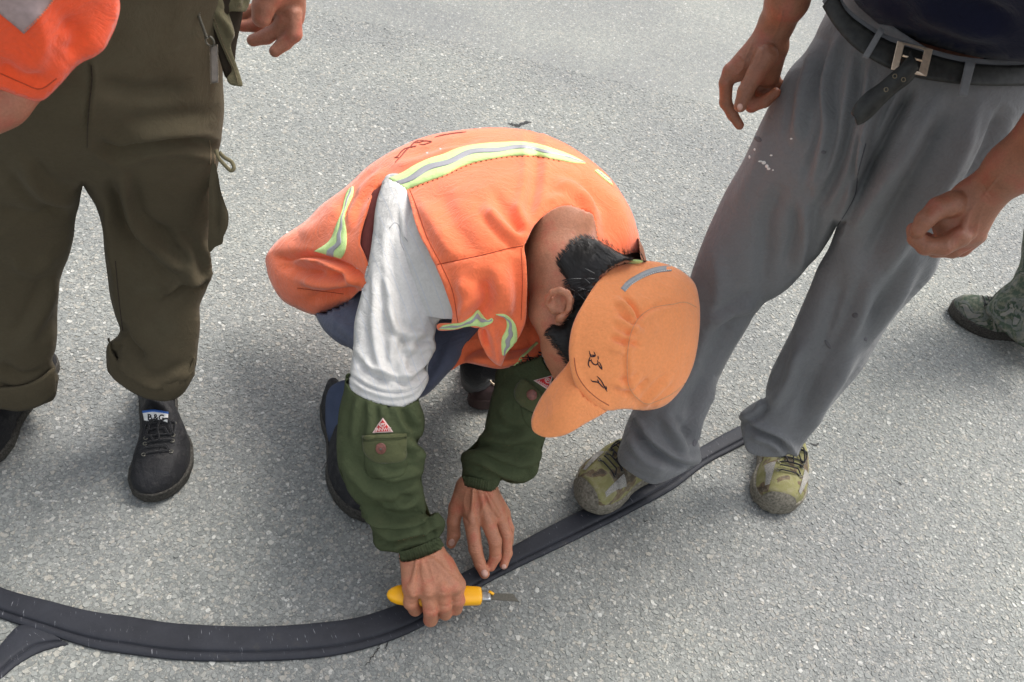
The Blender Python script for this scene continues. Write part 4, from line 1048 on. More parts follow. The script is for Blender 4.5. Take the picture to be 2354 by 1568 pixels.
fL = [([(1068, 1035), (1120, 1030), (1180, 1048), (1240, 1035)], .007, 12, 's'), ([(1066, 1055), (1110, 1062), (1150, 1085), (1200, 1098)], .006, 10, 'r'), ([(1090, 1080), (1130, 1092), (1150, 1100)], -.004, 7), ([(1105, 1010), (1160, 1015), (1225, 1000)], .005, 12, 'r'),
      ([(1180, 1060), (1210, 1062), (1240, 1050)], .004, 9, 'r'), ([(1130, 940), (1150, 980), (1200, 1000)], -.004, 12), ([(1150, 880), (1160, 920), (1150, 960)], .003, 12)]
cufL = [(1064, 1096), (1066, 1108), (1067, 1116), (1085, 1122), (1110, 1128), (1130, 1129), (1139, 1125), (1143, 1115), (1146, 1102), (1120, 1104), (1090, 1098)]
cufLh = [(1058, 1070), (1060, 1108), (1062, 1150), (1140, 1165), (1150, 1120), (1156, 1080), (1110, 1070)]
aL, cL = arm_cover(covL, covLh, cLd, fL, cufL, cufLh, [(1070, 1100, 1.430), (1140, 1105, 1.426), (1100, 1125, 1.436), (1066, 1118, 1.436)], 'olive arm cover on the arm holding the strip down')
add_ribs(cL, (1064, 1105), (1146, 1115), 22, .0014)
tuck(aL, bvh(sl_l), .003)
TL = bvh(aL)

def badge(tri, tree, parent, center, right, up, ring):
    b = drape('badge', [(*p, 1) for p in tri], tree, PINKW, parent, off=.0014, thick=.001, step=4); ROOTS[b] = ROOTS[parent]
    c = np.mean(tri, 0)
    inner = [tuple(c + (np.array(p) - c) * .80) + (1,) for p in tri]
    i = drape('badge_face', inner, tree, REDP, parent, off=.0022, thick=.001, step=4)
    q, Fs = text_raw('SANWEI', center, right, up)
    drape('badge_lettering', None, tree, PINKW, parent, off=.0029, thick=.0006, raw=(q, Fs), smooth=False)
    stroke('badge_emblem', [ell(*ring[:3], ring[3], ring[4], 14)], 1.7, tree, PINKW, parent, off=.0029, closed=True, step=2)
    stroke('badge_emblem', [[(ring[0] - ring[2] * .6, ring[1] + 2), (ring[0] - 1, ring[1] - 3), (ring[0] + ring[2] * .6, ring[1] + 3)], [(ring[0] - ring[2] * .5, ring[1] - 1), (ring[0] + ring[2] * .5, ring[1])]], 1.6, tree, PINKW, parent, off=.0029, step=2)
badge([(880, 960), (856, 995), (904, 993)], TR, aR, (880.5, 990.5), (10.2, -.2), (0, -11), (880.5, 977, 6.2, 4.6, 0))
badge([(1272, 862), (1227, 875), (1262, 898)], TL, aL, (1246, 886), (7.6, 4.4), (5.0, -8.4), (1260, 875, 6.5, 5.0, 30))
flapR = [(836, 1001, 1), (860, 999), (905, 997), (934, 996, 1), (934, 1020), (933, 1045), (928, 1056), (915, 1061), (885, 1063), (866, 1062), (850, 1052), (838, 1038), (836, 1020)]
pkR = [(838, 1040, 1), (880, 1050), (934, 1040, 1), (934, 1070), (930, 1088), (918, 1096), (890, 1100), (866, 1101), (850, 1096), (840, 1080)]
drape('pocket', pkR, TR, OLIVE, aR, off=.0012, thick=.0014, step=5, puff=.0012)
drape('pocket_flap', flapR, TR, OLIVE2, aR, off=.0032, thick=.0022, step=4, puff=.0016, label='faded pocket flap')
def button(cx, cy, r, tree, parent, up=.006):
    o = drape('button', ell(cx, cy, r, r * 1.08), tree, BUTTON, parent, off=up, thick=.004, step=2.2, puff=.0016)
button(877, 1028, 11.5, TR, aR)
stroke('button_rivet', [[(875, 1028), (879, 1028)]], 4, TR, STEEL, aR, off=.0082)
stroke('stitching', [[(838, 1008), (880, 1006), (932, 1003)], [(838, 1012), (880, 1010), (932, 1007)]], 1.0, TR, plain('dark_olive_thread', (.035, .045, .018), .9), aR, off=.0052)
flapL = [(1190, 884, 1), (1204, 872), (1232, 892), (1262, 925, 1), (1262, 950), (1250, 960), (1225, 946), (1200, 932), (1186, 916), (1184, 900)]
drape('pocket_flap', flapL, TL, OLIVE2, aL, off=.003, thick=.0022, step=5, puff=.0015)
drape('pocket', [(1196, 935, 1), (1250, 962, 1), (1262, 985), (1252, 1000), (1228, 990), (1206, 968)], TL, OLIVE, aL, off=.001, thick=.0014, step=5, puff=.001)
button(1225, 908, 11, TL, aL)

# --- vest tapes, seams, writing
TV = bvh(vest)
tape_up = [(895, 411), (904, 408), (925, 399), (955, 381), (985, 367), (1020, 356), (1048, 344), (1075, 337), (1120, 331), (1160, 329), (1200, 328), (1240, 334), (1275, 345), (1310, 358), (1345, 375)]
tape_dn = [(933, 437), (943, 433), (960, 426), (990, 415), (1020, 404), (1055, 386), (1090, 374), (1130, 366), (1165, 360), (1200, 358), (1235, 359), (1265, 365), (1295, 371), (1320, 376), (1345, 377)]
def band(up, dn, s0, s1, m, step=6):
    U = smooth_poly(up, step, closed=False); n = 60
    def res(L):
        L = smooth_poly(L, 3, closed=False); c = np.r_[0, np.cumsum(np.linalg.norm(np.diff(L, axis=0), axis=1))]; t = np.linspace(0, c[-1], n)
        return np.c_[np.interp(t, c, L[:, 0]), np.interp(t, c, L[:, 1])]
    A, B = res(up), res(dn); V = []; k = 5
    for j in range(k):
        s = s0 + (s1 - s0) * j / (k - 1) + (.07 * np.sin(np.linspace(0, 26, n))[:, None] if s1 - s0 < .9 else 0); V.append(A * (1 - s) + B * s)
    V = np.vstack(V); Fs = [(j*n+i, j*n+i+1, (j+1)*n+i+1, (j+1)*n+i) for j in range(k-1) for i in range(n-1)]
    return V, Fs
def tape(up, dn, tree, parent, a=.36, b=.66):
    t = drape('reflective_tape', None, tree, NEON, parent, off=.0022, thick=.001, raw=band(up, dn, 0, 1, 0), sm=3)
    s = drape('silver_band', None, tree, SILVER, parent, off=.0030, thick=.0006, raw=band(up, dn, a, b, 0), sm=3)
tape(tape_up, tape_dn, TV, vest, .34, .62)
tape([(808, 432), (800, 440), (792, 462), (787, 485), (774, 520), (762, 550), (745, 566), (724, 577)], [(813, 430), (811, 450), (799, 478), (793, 500), (797, 535), (797, 560), (793, 580), (785, 594)], TV, vest, .42, .68)
tape([(1018, 748), (1040, 744), (1062, 741), (1085, 726), (1099, 712), (1108, 722), (1120, 735), (1130, 731)], [(1010, 755), (1040, 756), (1068, 750), (1092, 749), (1110, 751), (1122, 746), (1131, 739), (1133, 733)], TV, vest, .3, .62)
tape([(1150, 724), (1160, 729), (1165, 745), (1162, 760), (1154, 775), (1152, 795), (1154, 816)], [(1140, 722), (1162, 723), (1182, 742), (1188, 765), (1186, 785), (1172, 800), (1158, 816)], TV, vest, .3, .62)
tape([(1372, 391), (1382, 398), (1392, 406), (1400, 412)], [(1366, 394), (1378, 404), (1392, 416), (1407, 427)], TV, vest, .3, .6)
stroke('seam', [[(1006, 608), (1060, 597), (1120, 584), (1165, 572), (1203, 565)]], 1.8, TV, THREADD, vest, off=.0006)
stroke('seam', [[(942, 436), (956, 470), (982, 546), (1016, 612), (1040, 668), (1053, 742)], [(1198, 570), (1201, 640), (1198, 735)], [(683, 662), (730, 668), (790, 676)]], 1.2, TV, THREADD, vest, off=.0005)
# dashed stitching below the tape
def dashes(L, on, off):
    L = smooth_poly(L, 2, closed=False); c = np.r_[0, np.cumsum(np.linalg.norm(np.diff(L, axis=0), axis=1))]; out = []; t = 0
    while t + on < c[-1]:
        tt = np.linspace(t, t + on, 3); out.append([(np.interp(x, c, L[:, 0]), np.interp(x, c, L[:, 1])) for x in tt]); t += on + off
    return out
stroke('stitching', dashes([(948, 433), (990, 418), (1030, 402), (1075, 381), (1130, 367), (1180, 361), (1235, 361), (1290, 372)], 4, 8), 1.2, TV, THREADB, vest, off=.001)
zx = lambda pts: [(865.4 + a * .0919, 274 + b * .0919) for a, b in pts]
stroke('marker_writing', [zx(p) for p in ([(450, 970), (530, 930), (640, 800), (740, 730), (840, 700), (930, 600), (1040, 540), (1190, 530)], [(470, 1085), (600, 950), (740, 790), (860, 690), (980, 690), (1000, 655)], [(960, 600), (1060, 585), (1220, 545), (1380, 570), (1290, 605), (1170, 640), (1070, 620)],
                                          [(560, 960), (480, 960)], [(640, 900), (760, 760)], [(1460, 455), (1620, 410), (1900, 360), (2250, 320)], [(850, 715), (980, 670)])], 2.2, TV, INKF, vest, off=.0007, taper=True)
TVB = bvh(vb)
tuck(sl_l, TVB, .003, reach=.2); tuck(aL, TVB, .004, reach=.2)
TL = bvh(aL)
zl = lambda pts: [(1009.7 + (a) * .1472, 721.2 + b * .1472) for a, b in pts]
tp = stroke('reflective_tape', [zl([(1540, 455), (1470, 520), (1380, 610), (1300, 680), (1230, 760), (1140, 850)])], 5, TVB, NEON, vb, off=.002)
stroke('marker_writing', [zl(p) for p in ([(1270, 740), (1310, 765), (1380, 770)], [(1300, 700), (1380, 690), (1450, 680), (1500, 715), (1470, 745), (1400, 755), (1370, 700)], [(1380, 650), (1430, 760)], [(1535, 640), (1545, 655), (1600, 650), (1605, 625), (1545, 610)])], 2.2, TVB, INK, vb, off=.002)

# --- cap
cap_out = [(1405, 618), (1440, 604), (1490, 600), (1535, 608), (1572, 626), (1597, 652), (1607, 690), (1609, 740), (1603, 800), (1590, 850), (1566, 895), (1532, 930), (1500, 942), (1470, 943), (1430, 940), (1392, 943), (1350, 920), (1325, 890), (1312, 850), (1308, 800), (1318, 745), (1340, 700), (1368, 655)]
cap_hull = [(1330, 585), (1380, 585), (1440, 598), (1490, 600), (1535, 608), (1572, 626), (1597, 652), (1607, 690), (1609, 740), (1603, 800), (1590, 850), (1566, 895), (1532, 930), (1500, 942), (1470, 950), (1430, 985), (1380, 1010), (1310, 1010), (1240, 960), (1225, 860), (1225, 780), (1245, 690), (1280, 620)]
cdp = [(1310, 800, 1.255), (1400, 940, 1.268), (1608, 740, 1.295), (1400, 620, 1.285), (1480, 770, 1.28), (1250, 700, 1.265)]
cf = [([(1560, 700), (1520, 708), (1480, 725), (1446, 775), (1442, 850), (1450, 905), (1475, 925)], -.0016, 9, 's'),
      ([(1420, 690), (1445, 712), (1462, 740)], .004, 8, 'r'), ([(1415, 735), (1440, 745), (1475, 765)], .003, 8, 'r'), ([(1405, 775), (1430, 785), (1470, 790)], -.003, 7, 'r'), ([(1440, 690), (1455, 705), (1470, 728)], -.003, 6),
      ([(1400, 800), (1440, 812)], .0025, 7), ([(1415, 880), (1440, 890), (1470, 870)], .003, 8, 'r'), ([(1480, 935), (1510, 900), (1540, 870)], .003, 8, 'r'), ([(1470, 900), (1490, 870)], -.002, 7), ([(1345, 700), (1322, 780), (1325, 850), (1345, 895), (1395, 935)], .0016, 9)]
cap = inflate('cap', cap_out, cap_hull, cdp, CAPC, W1, front=.95, back=.5, thick=.0015, step=4.2, folds=sc(cf, 1.9), noise=.0009, nscale=30, cell=5, label='orange cotton cap')
TC = bvh(cap)
# brim, a curved stiffened sheet
br = [(1322, 815), (1298, 845), (1262, 888), (1234, 930), (1221, 965), (1225, 990), (1242, 1002), (1262, 1006), (1300, 1000), (1345, 975), (1392, 948), (1402, 938), (1370, 912), (1348, 886), (1330, 850)]
brd = rbf([(1318, 815, 1.222), (1234, 930, 1.232), (1222, 975, 1.222), (1262, 1006, 1.205), (1345, 975, 1.195), (1392, 948, 1.205), (1330, 900, 1.176), (1270, 950, 1.186), (1430, 930, 1.225), (1380, 860, 1.20)])
brim = inflate('cap_brim', br, [(1350, 760), (1220, 940), (1215, 1000), (1270, 1012), (1420, 960), (1480, 880)], brd, CAPC, cap, front=0, back=0, step=5, closed=False)
solidify(brim, .0035, -1)
ROOTS[brim] = ROOTS[cap]
tuck(brim, TC, .001, reach=.05)
TBR = bvh(brim)
stroke('stitching', [[(1320, 822), (1326, 858), (1345, 890), (1372, 915), (1400, 932)]], 2.0, TC, plain('brim_seam', (.42, .11, .05), .9), cap, off=.0004)
stroke('seam', [[(1600, 706), (1575, 695), (1545, 700), (1500, 708), (1470, 730), (1452, 762), (1444, 800), (1442, 850), (1447, 890), (1462, 912), (1486, 928), (1510, 922), (1545, 905), (1575, 880)]], 1.6, TC, plain('cap_seam_thread', (.70, .33, .17), .9), cap, off=.0007)
stroke('reflective_tape', [[(1432, 667), (1445, 652), (1465, 639), (1490, 627), (1515, 620), (1543, 617)]], 13, TC, plain('grey_cap_tape', (.32, .33, .34), .55), cap, off=.0008)
stroke('stitching', dashes([(1438, 669), (1450, 656), (1470, 643), (1495, 631), (1520, 624), (1545, 621)], 3, 2), 1.0, TC, WHITEL, cap, off=.0014)
st = inflate('adjusting_strap', [(1405, 611), (1425, 601), (1450, 598), (1478, 601), (1470, 606), (1440, 607), (1412, 617)], [(1400, 590), (1480, 585), (1480, 640), (1400, 640)], [(1405, 611, 1.272), (1478, 601, 1.255), (1440, 600, 1.26)], NEON, cap, front=0, step=4, closed=False)
solidify(st, .0012, -1)
zc = lambda pts: [(1153.9 + a * .1380, 793.3 + b * .1380) for a, b in pts]
stroke('marker_writing', [zc(p) for p in ([(1455, 95), (1470, 160), (1480, 190), (1555, 180), (1530, 110)], [(1480, 165), (1560, 175)], [(1470, 190), (1445, 270), (1440, 330), (1470, 375)], [(1485, 230), (1500, 290), (1560, 330), (1600, 300), (1590, 250)],
                                          [(1600, 180), (1605, 240)], [(1590, 300), (1640, 380), (1665, 405), (1660, 370), (1620, 280)], [(1450, 270), (1490, 250)],
                                          [(1480, 575), (1500, 600), (1600, 620), (1660, 680), (1700, 720)], [(1580, 515), (1650, 590), (1700, 680), (1750, 775)], [(1590, 570), (1620, 640)], [(1730, 680), (1740, 730), (1700, 700)])], 2.6, TC, INK, cap, off=.0007, taper=True)

# --- trousers of the crouching worker
trc = [(700, 690), (724, 724), (745, 760), (780, 790), (813, 808), (830, 900), (860, 990), (900, 970), (946, 925), (985, 905), (1020, 870), (1050, 835), (1068, 800), (1102, 757), (1120, 700), (1000, 620), (860, 600)]
tr_body = inflate('trousers', trc, None, [(724, 724, 1.50), (850, 800, 1.43), (940, 920, 1.40), (1060, 760, 1.41), (900, 640, 1.53), (860, 980, 1.42)], SLATE, W1, front=.55, back=.6, step=7,
        folds=[([(760, 730), (800, 760), (830, 790)], .004, 12, 'r'), ([(1040, 780), (1010, 850), (955, 915)], .003, 10, 'r'), ([(1010, 760), (1000, 830), (960, 890)], -.003, 16)], noise=.0015)
tl_r = inflate('trouser_leg', [(765, 885), (752, 905), (748, 950), (752, 1000), (768, 1040), (800, 1070), (850, 1060), (900, 980), (880, 900), (820, 870)], None, [(760, 900, 1.52), (760, 1040, 1.55), (880, 960, 1.50)], plain('blue_grey_trouser_hem', (.055, .07, .115), .9, .1, 0, 30), W1, front=.8, back=.7, step=7, noise=.001)
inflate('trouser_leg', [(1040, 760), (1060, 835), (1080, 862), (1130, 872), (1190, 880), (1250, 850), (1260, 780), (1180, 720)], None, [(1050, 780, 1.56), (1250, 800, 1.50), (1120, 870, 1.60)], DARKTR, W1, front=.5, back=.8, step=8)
# --- everything lies under what covers it
RH, RR, RL, RB = RANGES[bodyW]
tuck(shirt, TV, .018, reach=.3)
lining = drape('vest_lining', [(895, 408), (880, 440), (866, 480), (858, 531), (852, 575), (848, 625), (838, 610), (826, 580), (820, 545), (828, 510), (838, 480), (846, 440), (868, 415)], bvh(shirt), plain('shaded_vest_lining', (.16, .045, .04), .9, .1, 0, 80), W1, off=.003, thick=.002, step=8)  # inside of the vest at the armhole, shade put into its dark maroon
tuck(lining, TV, .002); tuck(shirt_sl, TV, .0035)
tuck(tr_body, TV, .008, reach=.25); tuck(tr_body, TS, .008)
TS = bvh(shirt_sl)
tuck(bodyW, TV, .006, [vest_front], RH); tuck(bodyW, TC, .008, [cap_out], RH, reach=.2)
cufR_b, cufL_b = bvh(cR), bvh(cL)
tuck(bodyW, TR, .014, [covR], RR); tuck(bodyW, cufR_b, .004, [cufR], RR); tuck(bodyW, TL, .014, [covL], RL); tuck(bodyW, cufL_b, .004, [cufL], RL)
for t in (TV, TS, TR, TL, bvh(tr_body), bvh(tl_r)): tuck(bodyW, t, .022, None, RB, reach=.3)
cre = []
for (x, y, w, a) in ((1093, 1262, 11, 8), (1092, 1257, 10, 8), (1093, 1267, 10, 8), (1105, 1297, 8, 20), (1138, 1243, 10, 5), (1138, 1248, 9, 5), (1139, 1279, 8, -8), (1164, 1231, 8, 0), (1166, 1271, 7, -10), (1043, 1222, 10, 0), (1043, 1227, 9, 0),
                     (945, 1388, 10, 0), (990, 1402, 11, 0), (990, 1406, 9, 0), (1022, 1393, 10, -5), (1052, 1383, 9, -10), (956, 1364, 8, -15), (985, 1364, 9, 0), (1018, 1361, 8, 0)):
    dx, dy = w * math.cos(math.radians(a)), w * math.sin(math.radians(a)); cre.append(([(x - dx, y - dy), (x, y + 1.5), (x + dx, y + dy)], -.0009, 1.9))
for L_ in ([(975, 1290), (968, 1315), (975, 1335), (972, 1350)], [(1000, 1295), (1010, 1315), (1003, 1338)], [(988, 1300), (995, 1325), (1001, 1342)], [(1105, 1130), (1112, 1150), (1108, 1170), (1104, 1188)], [(1120, 1135), (1126, 1158), (1134, 1178)], [(1072, 1130), (1066, 1150), (1070, 1175)]):
    cre.append((L_, .0011, 2.6))
cre += [([(930, 1302), (965, 1300), (1010, 1282)], -.0008, 2), ([(1066, 1128), (1100, 1136), (1138, 1134)], -.0007, 2), ([(1060, 1180), (1072, 1195), (1078, 1205)], -.0015, 3)]
folds_on(bodyW, cre)
TB = bvh(bodyW)
for pl in (ell(1114, 1318, 7.5, 9, -30), ell(1158, 1303, 6, 6.5, 15), ell(1038, 1247, 7, 8.5, 22)):
    nail(W1, TB, pl)

# --- hair with short blades
hz = [(1335, 545), (1382, 550), (1433, 571), (1471, 581), (1480, 600), (1500, 650), (1420, 720), (1350, 800), (1325, 860), (1302, 832), (1285, 806), (1270, 788), (1257, 768), (1267, 750), (1284, 754), (1297, 746),
      (1304, 728), (1311, 705), (1310, 670), (1300, 640), (1282, 600), (1300, 575)]
hc = np.mean(hz, 0); hzi = [tuple(np.array(p) + (hc - np.array(p)) / np.linalg.norm(hc - np.array(p)) * (5 if p[0] < 1440 and not (1400 < p[0] and p[1] > 640) else 0)) for p in hz]
hair = drape('hair', hzi, TB, HAIR, W1, off=.0012, thick=.001, step=5, puff=.0035)
def blades(name, poly, tree, m, parent, n, flow, ln=.011, wd=.00045, jit=.5, inset=0, nz=(.15, .7)):
    lo, hi = np.min(poly, 0), np.max(poly, 0); sh = smooth_poly(poly, 6)
    q = rng.uniform(lo - 14, hi + 14, (n, 2)); d = dist_poly(sh, q, closed=True)[0]; ins = inside(sh, q)
    q = q[(ins & (d > inset)) | (rng.random(len(q)) < np.exp(-d / 4.0) * .8)]
    P, Nn = cast(tree, q); V = []; Fs = []
    fl = np.array([flow(a) for a in q]); tip, _ = None, None
    D3 = (rays(q + fl * 6) - rays(q)); D3 /= np.linalg.norm(D3, axis=1)[:, None]
    for i in range(len(q)):
        t = D3[i] - Nn[i] * (D3[i] @ Nn[i]); t /= np.linalg.norm(t) + 1e-9
        dr = t * 1.0 + Nn[i] * rng.uniform(*nz) + rng.normal(0, .22, 3) * jit; dr /= np.linalg.norm(dr)
        s = np.cross(dr, Nn[i]); s /= np.linalg.norm(s) + 1e-9; l = ln * rng.uniform(.5, 1.15); b = len(V)
        p = P[i] + Nn[i] * .0015
        bend = t * .15 * l
        V += [p - s*wd, p + s*wd, p + dr*l*.55 + s*wd*.8, p + dr*l*.55 - s*wd*.8, p + dr*l + bend]
        Fs += [(b, b+1, b+2, b+3), (b+3, b+2, b+4)]
    return make(name, V, Fs, m, parent)
TH = bvh(hair)
tuck(hair, TC, .004, reach=.2); TH = bvh(hair)
hb = blades('hair_strand', hz, TH, HAIR, W1, 9000, lambda a: np.array([-.55, -.8]) if a[1] < 640 else np.array([-.75, .25]), ln=.0085, nz=(.08, .35))
tuck(hb, TC, .002, [cap_out], reach=.2)
hb['kind'] = 'stuff'
gh = blades('grey_hair_strand', [(1340, 610), (1390, 640), (1350, 700), (1315, 690), (1320, 740), (1312, 700)], TH, GREYHAIR, W1, 34, lambda a: np.array([-.8, -.3]) + rng.normal(0, .35, 2), ln=.015, wd=.00025)
tuck(gh, TC, .001, [cap_out], reach=.2)
gh['kind'] = 'stuff'

# shoes of the crouching worker
sR_ = shoe(W1, PZ(757, 930, 0), PZ(858, 1206, 0), .094, BLACKLEA, SOLE, H=.08, side=-1)
stroke('lace_end', [[(778, 1030), (755, 1055), (738, 1082)]], 3.0, BVHTree.FromPolygons([Vector(PZ(*p, .012)) for p in ((600, 900), (1000, 900), (1000, 1300), (600, 1300))], [(0, 1, 2, 3)]), plain('pale_grey_lace', (.2, .19, .18), .9), W1, off=.002)
shoe(W1, PZ(1090, 835, 0), PZ(1130, 945, 0), .095, MARROON, plain('worn_maroon_sole', (.05, .03, .028), .8), H=.075, side=1)
bk = [PZ(*p, .085) for p in ((1122, 862), (1128, 878), (1142, 886), (1158, 880), (1167, 866), (1160, 856), (1142, 852), (1126, 856), (1122, 862))]
V, Fs = tube(spline3(bk, 5), .0022, 7, False); make('shoe_buckle', V, Fs, CHROME, W1)
bk = inflate('shoe_buckle_plate', [(1126, 860), (1132, 874), (1143, 881), (1156, 876), (1162, 864), (1144, 857)], None, [(1126, 860, DZ(1126, 860, .078)), (1162, 864, DZ(1162, 864, .078)), (1143, 881, DZ(1143, 881, .07))], plain('dull_metal', (.12, .125, .12), .25, .6, .6), W1, front=.3, back=.2, step=4)

# ============================================================ knife in the hand
KN = thing('utility_knife', 'yellow handled utility knife with steel blade out, in the crouching worker\'s hand', 'knife', tuple(PZ(1000, 1370, .055)))
def sweep(name, stations, m, parent, n=18, sq=.7, label=None):
    """stations: (centre, half width, half height); a rounded bar lying nearly level"""
    V = []; C = [np.array(s[0]) for s in stations]
    for i, (c, w, h) in enumerate(stations):
        t = C[min(i+1, len(C)-1)] - C[max(i-1, 0)]; t /= np.linalg.norm(t) + 1e-9; sdir = np.cross(t, [0, 0, 1.0]); sdir /= np.linalg.norm(sdir); up = np.cross(sdir, t)
        for k in range(n):
            a = 2 * math.pi * k / n; ca = math.copysign(abs(math.cos(a)) ** sq, math.cos(a)); sa = math.copysign(abs(math.sin(a)) ** sq, math.sin(a))
            V.append(c + sdir * w * ca + up * h * sa)
    m_ = len(stations)
    Fs = [(i*n+k, (i+1)*n+k, (i+1)*n+(k+1) % n, i*n+(k+1) % n) for i in range(m_-1) for k in range(n)] + [tuple(range(n)), tuple((m_-1)*n + k for k in range(n))[::-1]]
    return make(name, V, Fs, m, parent, label=label)
A = PZ(889, 1367, .052); Bh = PZ(1106, 1370, .050); Ax = (Bh - A); Lk = np.linalg.norm(Ax); Ax /= Lk
prof = [(0, .001), (.002, .006), (.007, .0105), (.016, .0142), (.03, .0168), (.05, .0175), (.08, .017), (.11, .0160), (Lk - .006, .0146), (Lk - .0015, .0138), (Lk, .0120)]
sweep('handle', [(A + Ax * s, w, min(w * .72, .0105)) for s, w in prof], YELLOW, KN)
S0 = A + Ax * (Lk - .002)
nv = np.cross(Ax, [0, 0, 1.0]); nv /= np.linalg.norm(nv)          # towards the near side
sweep('metal_sleeve', [(S0 + Ax * s + nv * .0005, .0085, .0045) for s in (0, .006, .012, .017)], plain('sleeve_metal', (.42, .43, .44), .3, .5, .9), KN, sq=.35)
b0 = S0 + Ax * .012
sweep('lock_tab', [(b0 + Ax * .002 - nv * .006 + np.array([0, 0, .004]), .0022, .002), (b0 + Ax * .010 - nv * .001 + np.array([0, 0, .004]), .0018, .002)], YELLOW, KN, sq=.5)
q = [b0 - nv * .0052, b0 + nv * .0062, b0 + Ax * .051 + nv * .0092, b0 + Ax * .042 - nv * .0045]
up3 = np.array([0, 0, .0006])
V = [p + up3 for p in q] + [p - up3 for p in q]
make('blade', V, [(0, 1, 2, 3)[::-1], (4, 5, 6, 7), (0, 1, 5, 4), (1, 2, 6, 5), (2, 3, 7, 6), (3, 0, 4, 7)], STEEL, KN, smooth=False)

# ============================================================ man at right, grey trousers
W2 = thing('person', 'standing person in grey trousers, black belt and navy shirt at right', 'person', tuple(PZ(1600, 1040, 0) * .5 + PZ(1775, 1040, 0) * .5))
HC = np.array([.41, 1.10, .90])
grey_shape = [(1935, -30), (1893, 42), (1864, 101), (1815, 163), (1789, 209), (1746, 287), (1711, 361), (1694, 392), (1665, 445), (1643, 491), (1617, 552), (1593, 617), (1575, 680), (1545, 780), (1500, 870), (1451, 946), (1432, 1000), (1419, 1048), (1424, 1066), (1440, 1080), (1471, 1101), (1502, 1113), (1532, 1104), (1560, 1090), (1588, 1077), (1606, 1061),
              (1606, 1037), (1598, 1012), (1606, 990), (1618, 972), (1624, 933), (1653, 870), (1684, 810), (1724, 744), (1754, 703), (1795, 678), (1825, 653), (1858, 616), (1886, 582), (1908, 548), (1924, 519, 1), (1905, 570), (1876, 622), (1860, 660), (1846, 693), (1820, 759), (1800, 799), (1785, 830), (1775, 850), (1760, 896), (1757, 916),
              (1735, 926), (1719, 936), (1703, 952), (1702, 975), (1708, 1008), (1718, 1037), (1735, 1046), (1760, 1050), (1800, 1049), (1815, 1044), (1832, 1050), (1840, 1035), (1856, 1007), (1906, 941), (1943, 900), (1977, 860), (2043, 754), (2080, 708), (2119, 663), (2150, 625), (2163, 592), (2200, 530), (2260, 440), (2330, 320), (2400, 230), (2430, 190), (2300, 175), (2150, 120), (2010, 30)]
gh_ = list(grey_shape)
i0 = gh_.index((1419, 1048)); i1 = gh_.index((1606, 1061))
gh_[i0:i1+1] = [(1405, 1085), (1425, 1150), (1500, 1180), (1580, 1160), (1625, 1110), (1612, 1061)]
i0 = gh_.index((1708, 1008)); i1 = gh_.index((1840, 1035))
gh_[i0:i1+1] = [(1700, 1030), (1712, 1100), (1770, 1130), (1830, 1110), (1848, 1050)]
gh_[-5:] = [(2400, 230), (2440, 150), (2420, -150), (2200, -300), (2000, -200)]
gd = [(1930, 0, 1.16), (2150, 100, 1.14), (2380, 230, 1.10), (1770, 290, 1.25), (2250, 430, 1.17), (1990, 400, 1.24), (1650, 550, 1.39), (2100, 650, 1.32), (1560, 800, 1.49), (1900, 850, 1.47), (1440, 1040, 1.54), (1600, 1050, 1.535), (1720, 1010, 1.575), (1840, 1020, 1.57)]
gf = [([(1985, 130), (1960, 260), (1930, 380), (1880, 480)], -.006, 12, 'r'), ([(2050, 180), (2000, 300), (1975, 420), (1940, 500)], .006, 14, 's'), ([(1880, 110), (1850, 200), (1830, 320)], .005, 14, 'r'), ([(1930, 90), (1900, 200), (1900, 300), (1870, 420)], .006, 12, 'r'),
      ([(2150, 230), (2085, 340), (2010, 450), (1960, 530)], .007, 16), ([(2095, 205), (2045, 300), (1998, 400), (1968, 450)], -.017, 15), ([(2040, 190), (2000, 290), (1975, 380)], .006, 11), ([(2180, 260), (2120, 370), (2060, 480), (1990, 600)], -.010, 22), ([(2250, 240), (2190, 380), (2100, 520), (2020, 640)], .008, 20), ([(2300, 260), (2260, 350), (2220, 430)], -.005, 14, 'r'),
      ([(1760, 300), (1740, 380), (1690, 470)], .003, 16), ([(1800, 420), (1760, 520), (1760, 600), (1750, 690)], -.006, 22), ([(1850, 470), (1850, 540), (1830, 620)], .006, 14, 'r'), ([(1640, 560), (1650, 680), (1610, 800), (1580, 880)], .004, 18), ([(1740, 700), (1690, 720), (1640, 740)], .005, 14, 'r'),
      ([(1700, 720), (1650, 800), (1600, 900), (1560, 960)], -.006, 16), ([(1640, 880), (1605, 950), (1590, 1010), (1600, 1050)], .006, 10, 'r'), ([(1460, 970), (1500, 1020), (1560, 1060), (1600, 1068)], -.007, 11, 's'), ([(1450, 1000), (1480, 1050), (1540, 1075)], .007, 12), ([(1530, 960), (1560, 1010), (1580, 1045)], .006, 12, 'r'), ([(1430, 1040), (1470, 1070), (1530, 1090)], .004, 12),
      ([(1757, 918), (1755, 935), (1735, 955), (1706, 962)], .004, 9, 's'), ([(1705, 965), (1745, 985), (1790, 1005), (1822, 1042)], -.006, 9, 's'), ([(1725, 1000), (1770, 1015), (1800, 1040)], .006, 10), ([(1840, 800), (1810, 880), (1775, 930)], .005, 14, 'r'), ([(1930, 640), (1900, 760), (1860, 880), (1840, 960)], -.006, 22),
      ([(2010, 640), (1960, 780), (1900, 900), (1850, 1000)], .006, 18, 'r'), ([(2110, 600), (2060, 690), (1990, 790), (1900, 920)], .005, 16, 'r'), ([(1980, 300), (1965, 400), (1967, 448)], -.005, 7)]
trs = inflate('trousers', grey_shape, gh_, gd, GREY, W2, front=.80, back=.75, step=5.5, folds=sc(gf, 2.0), noise=.004, nscale=9, cell=8, thick=.002)
TG = bvh(trs)
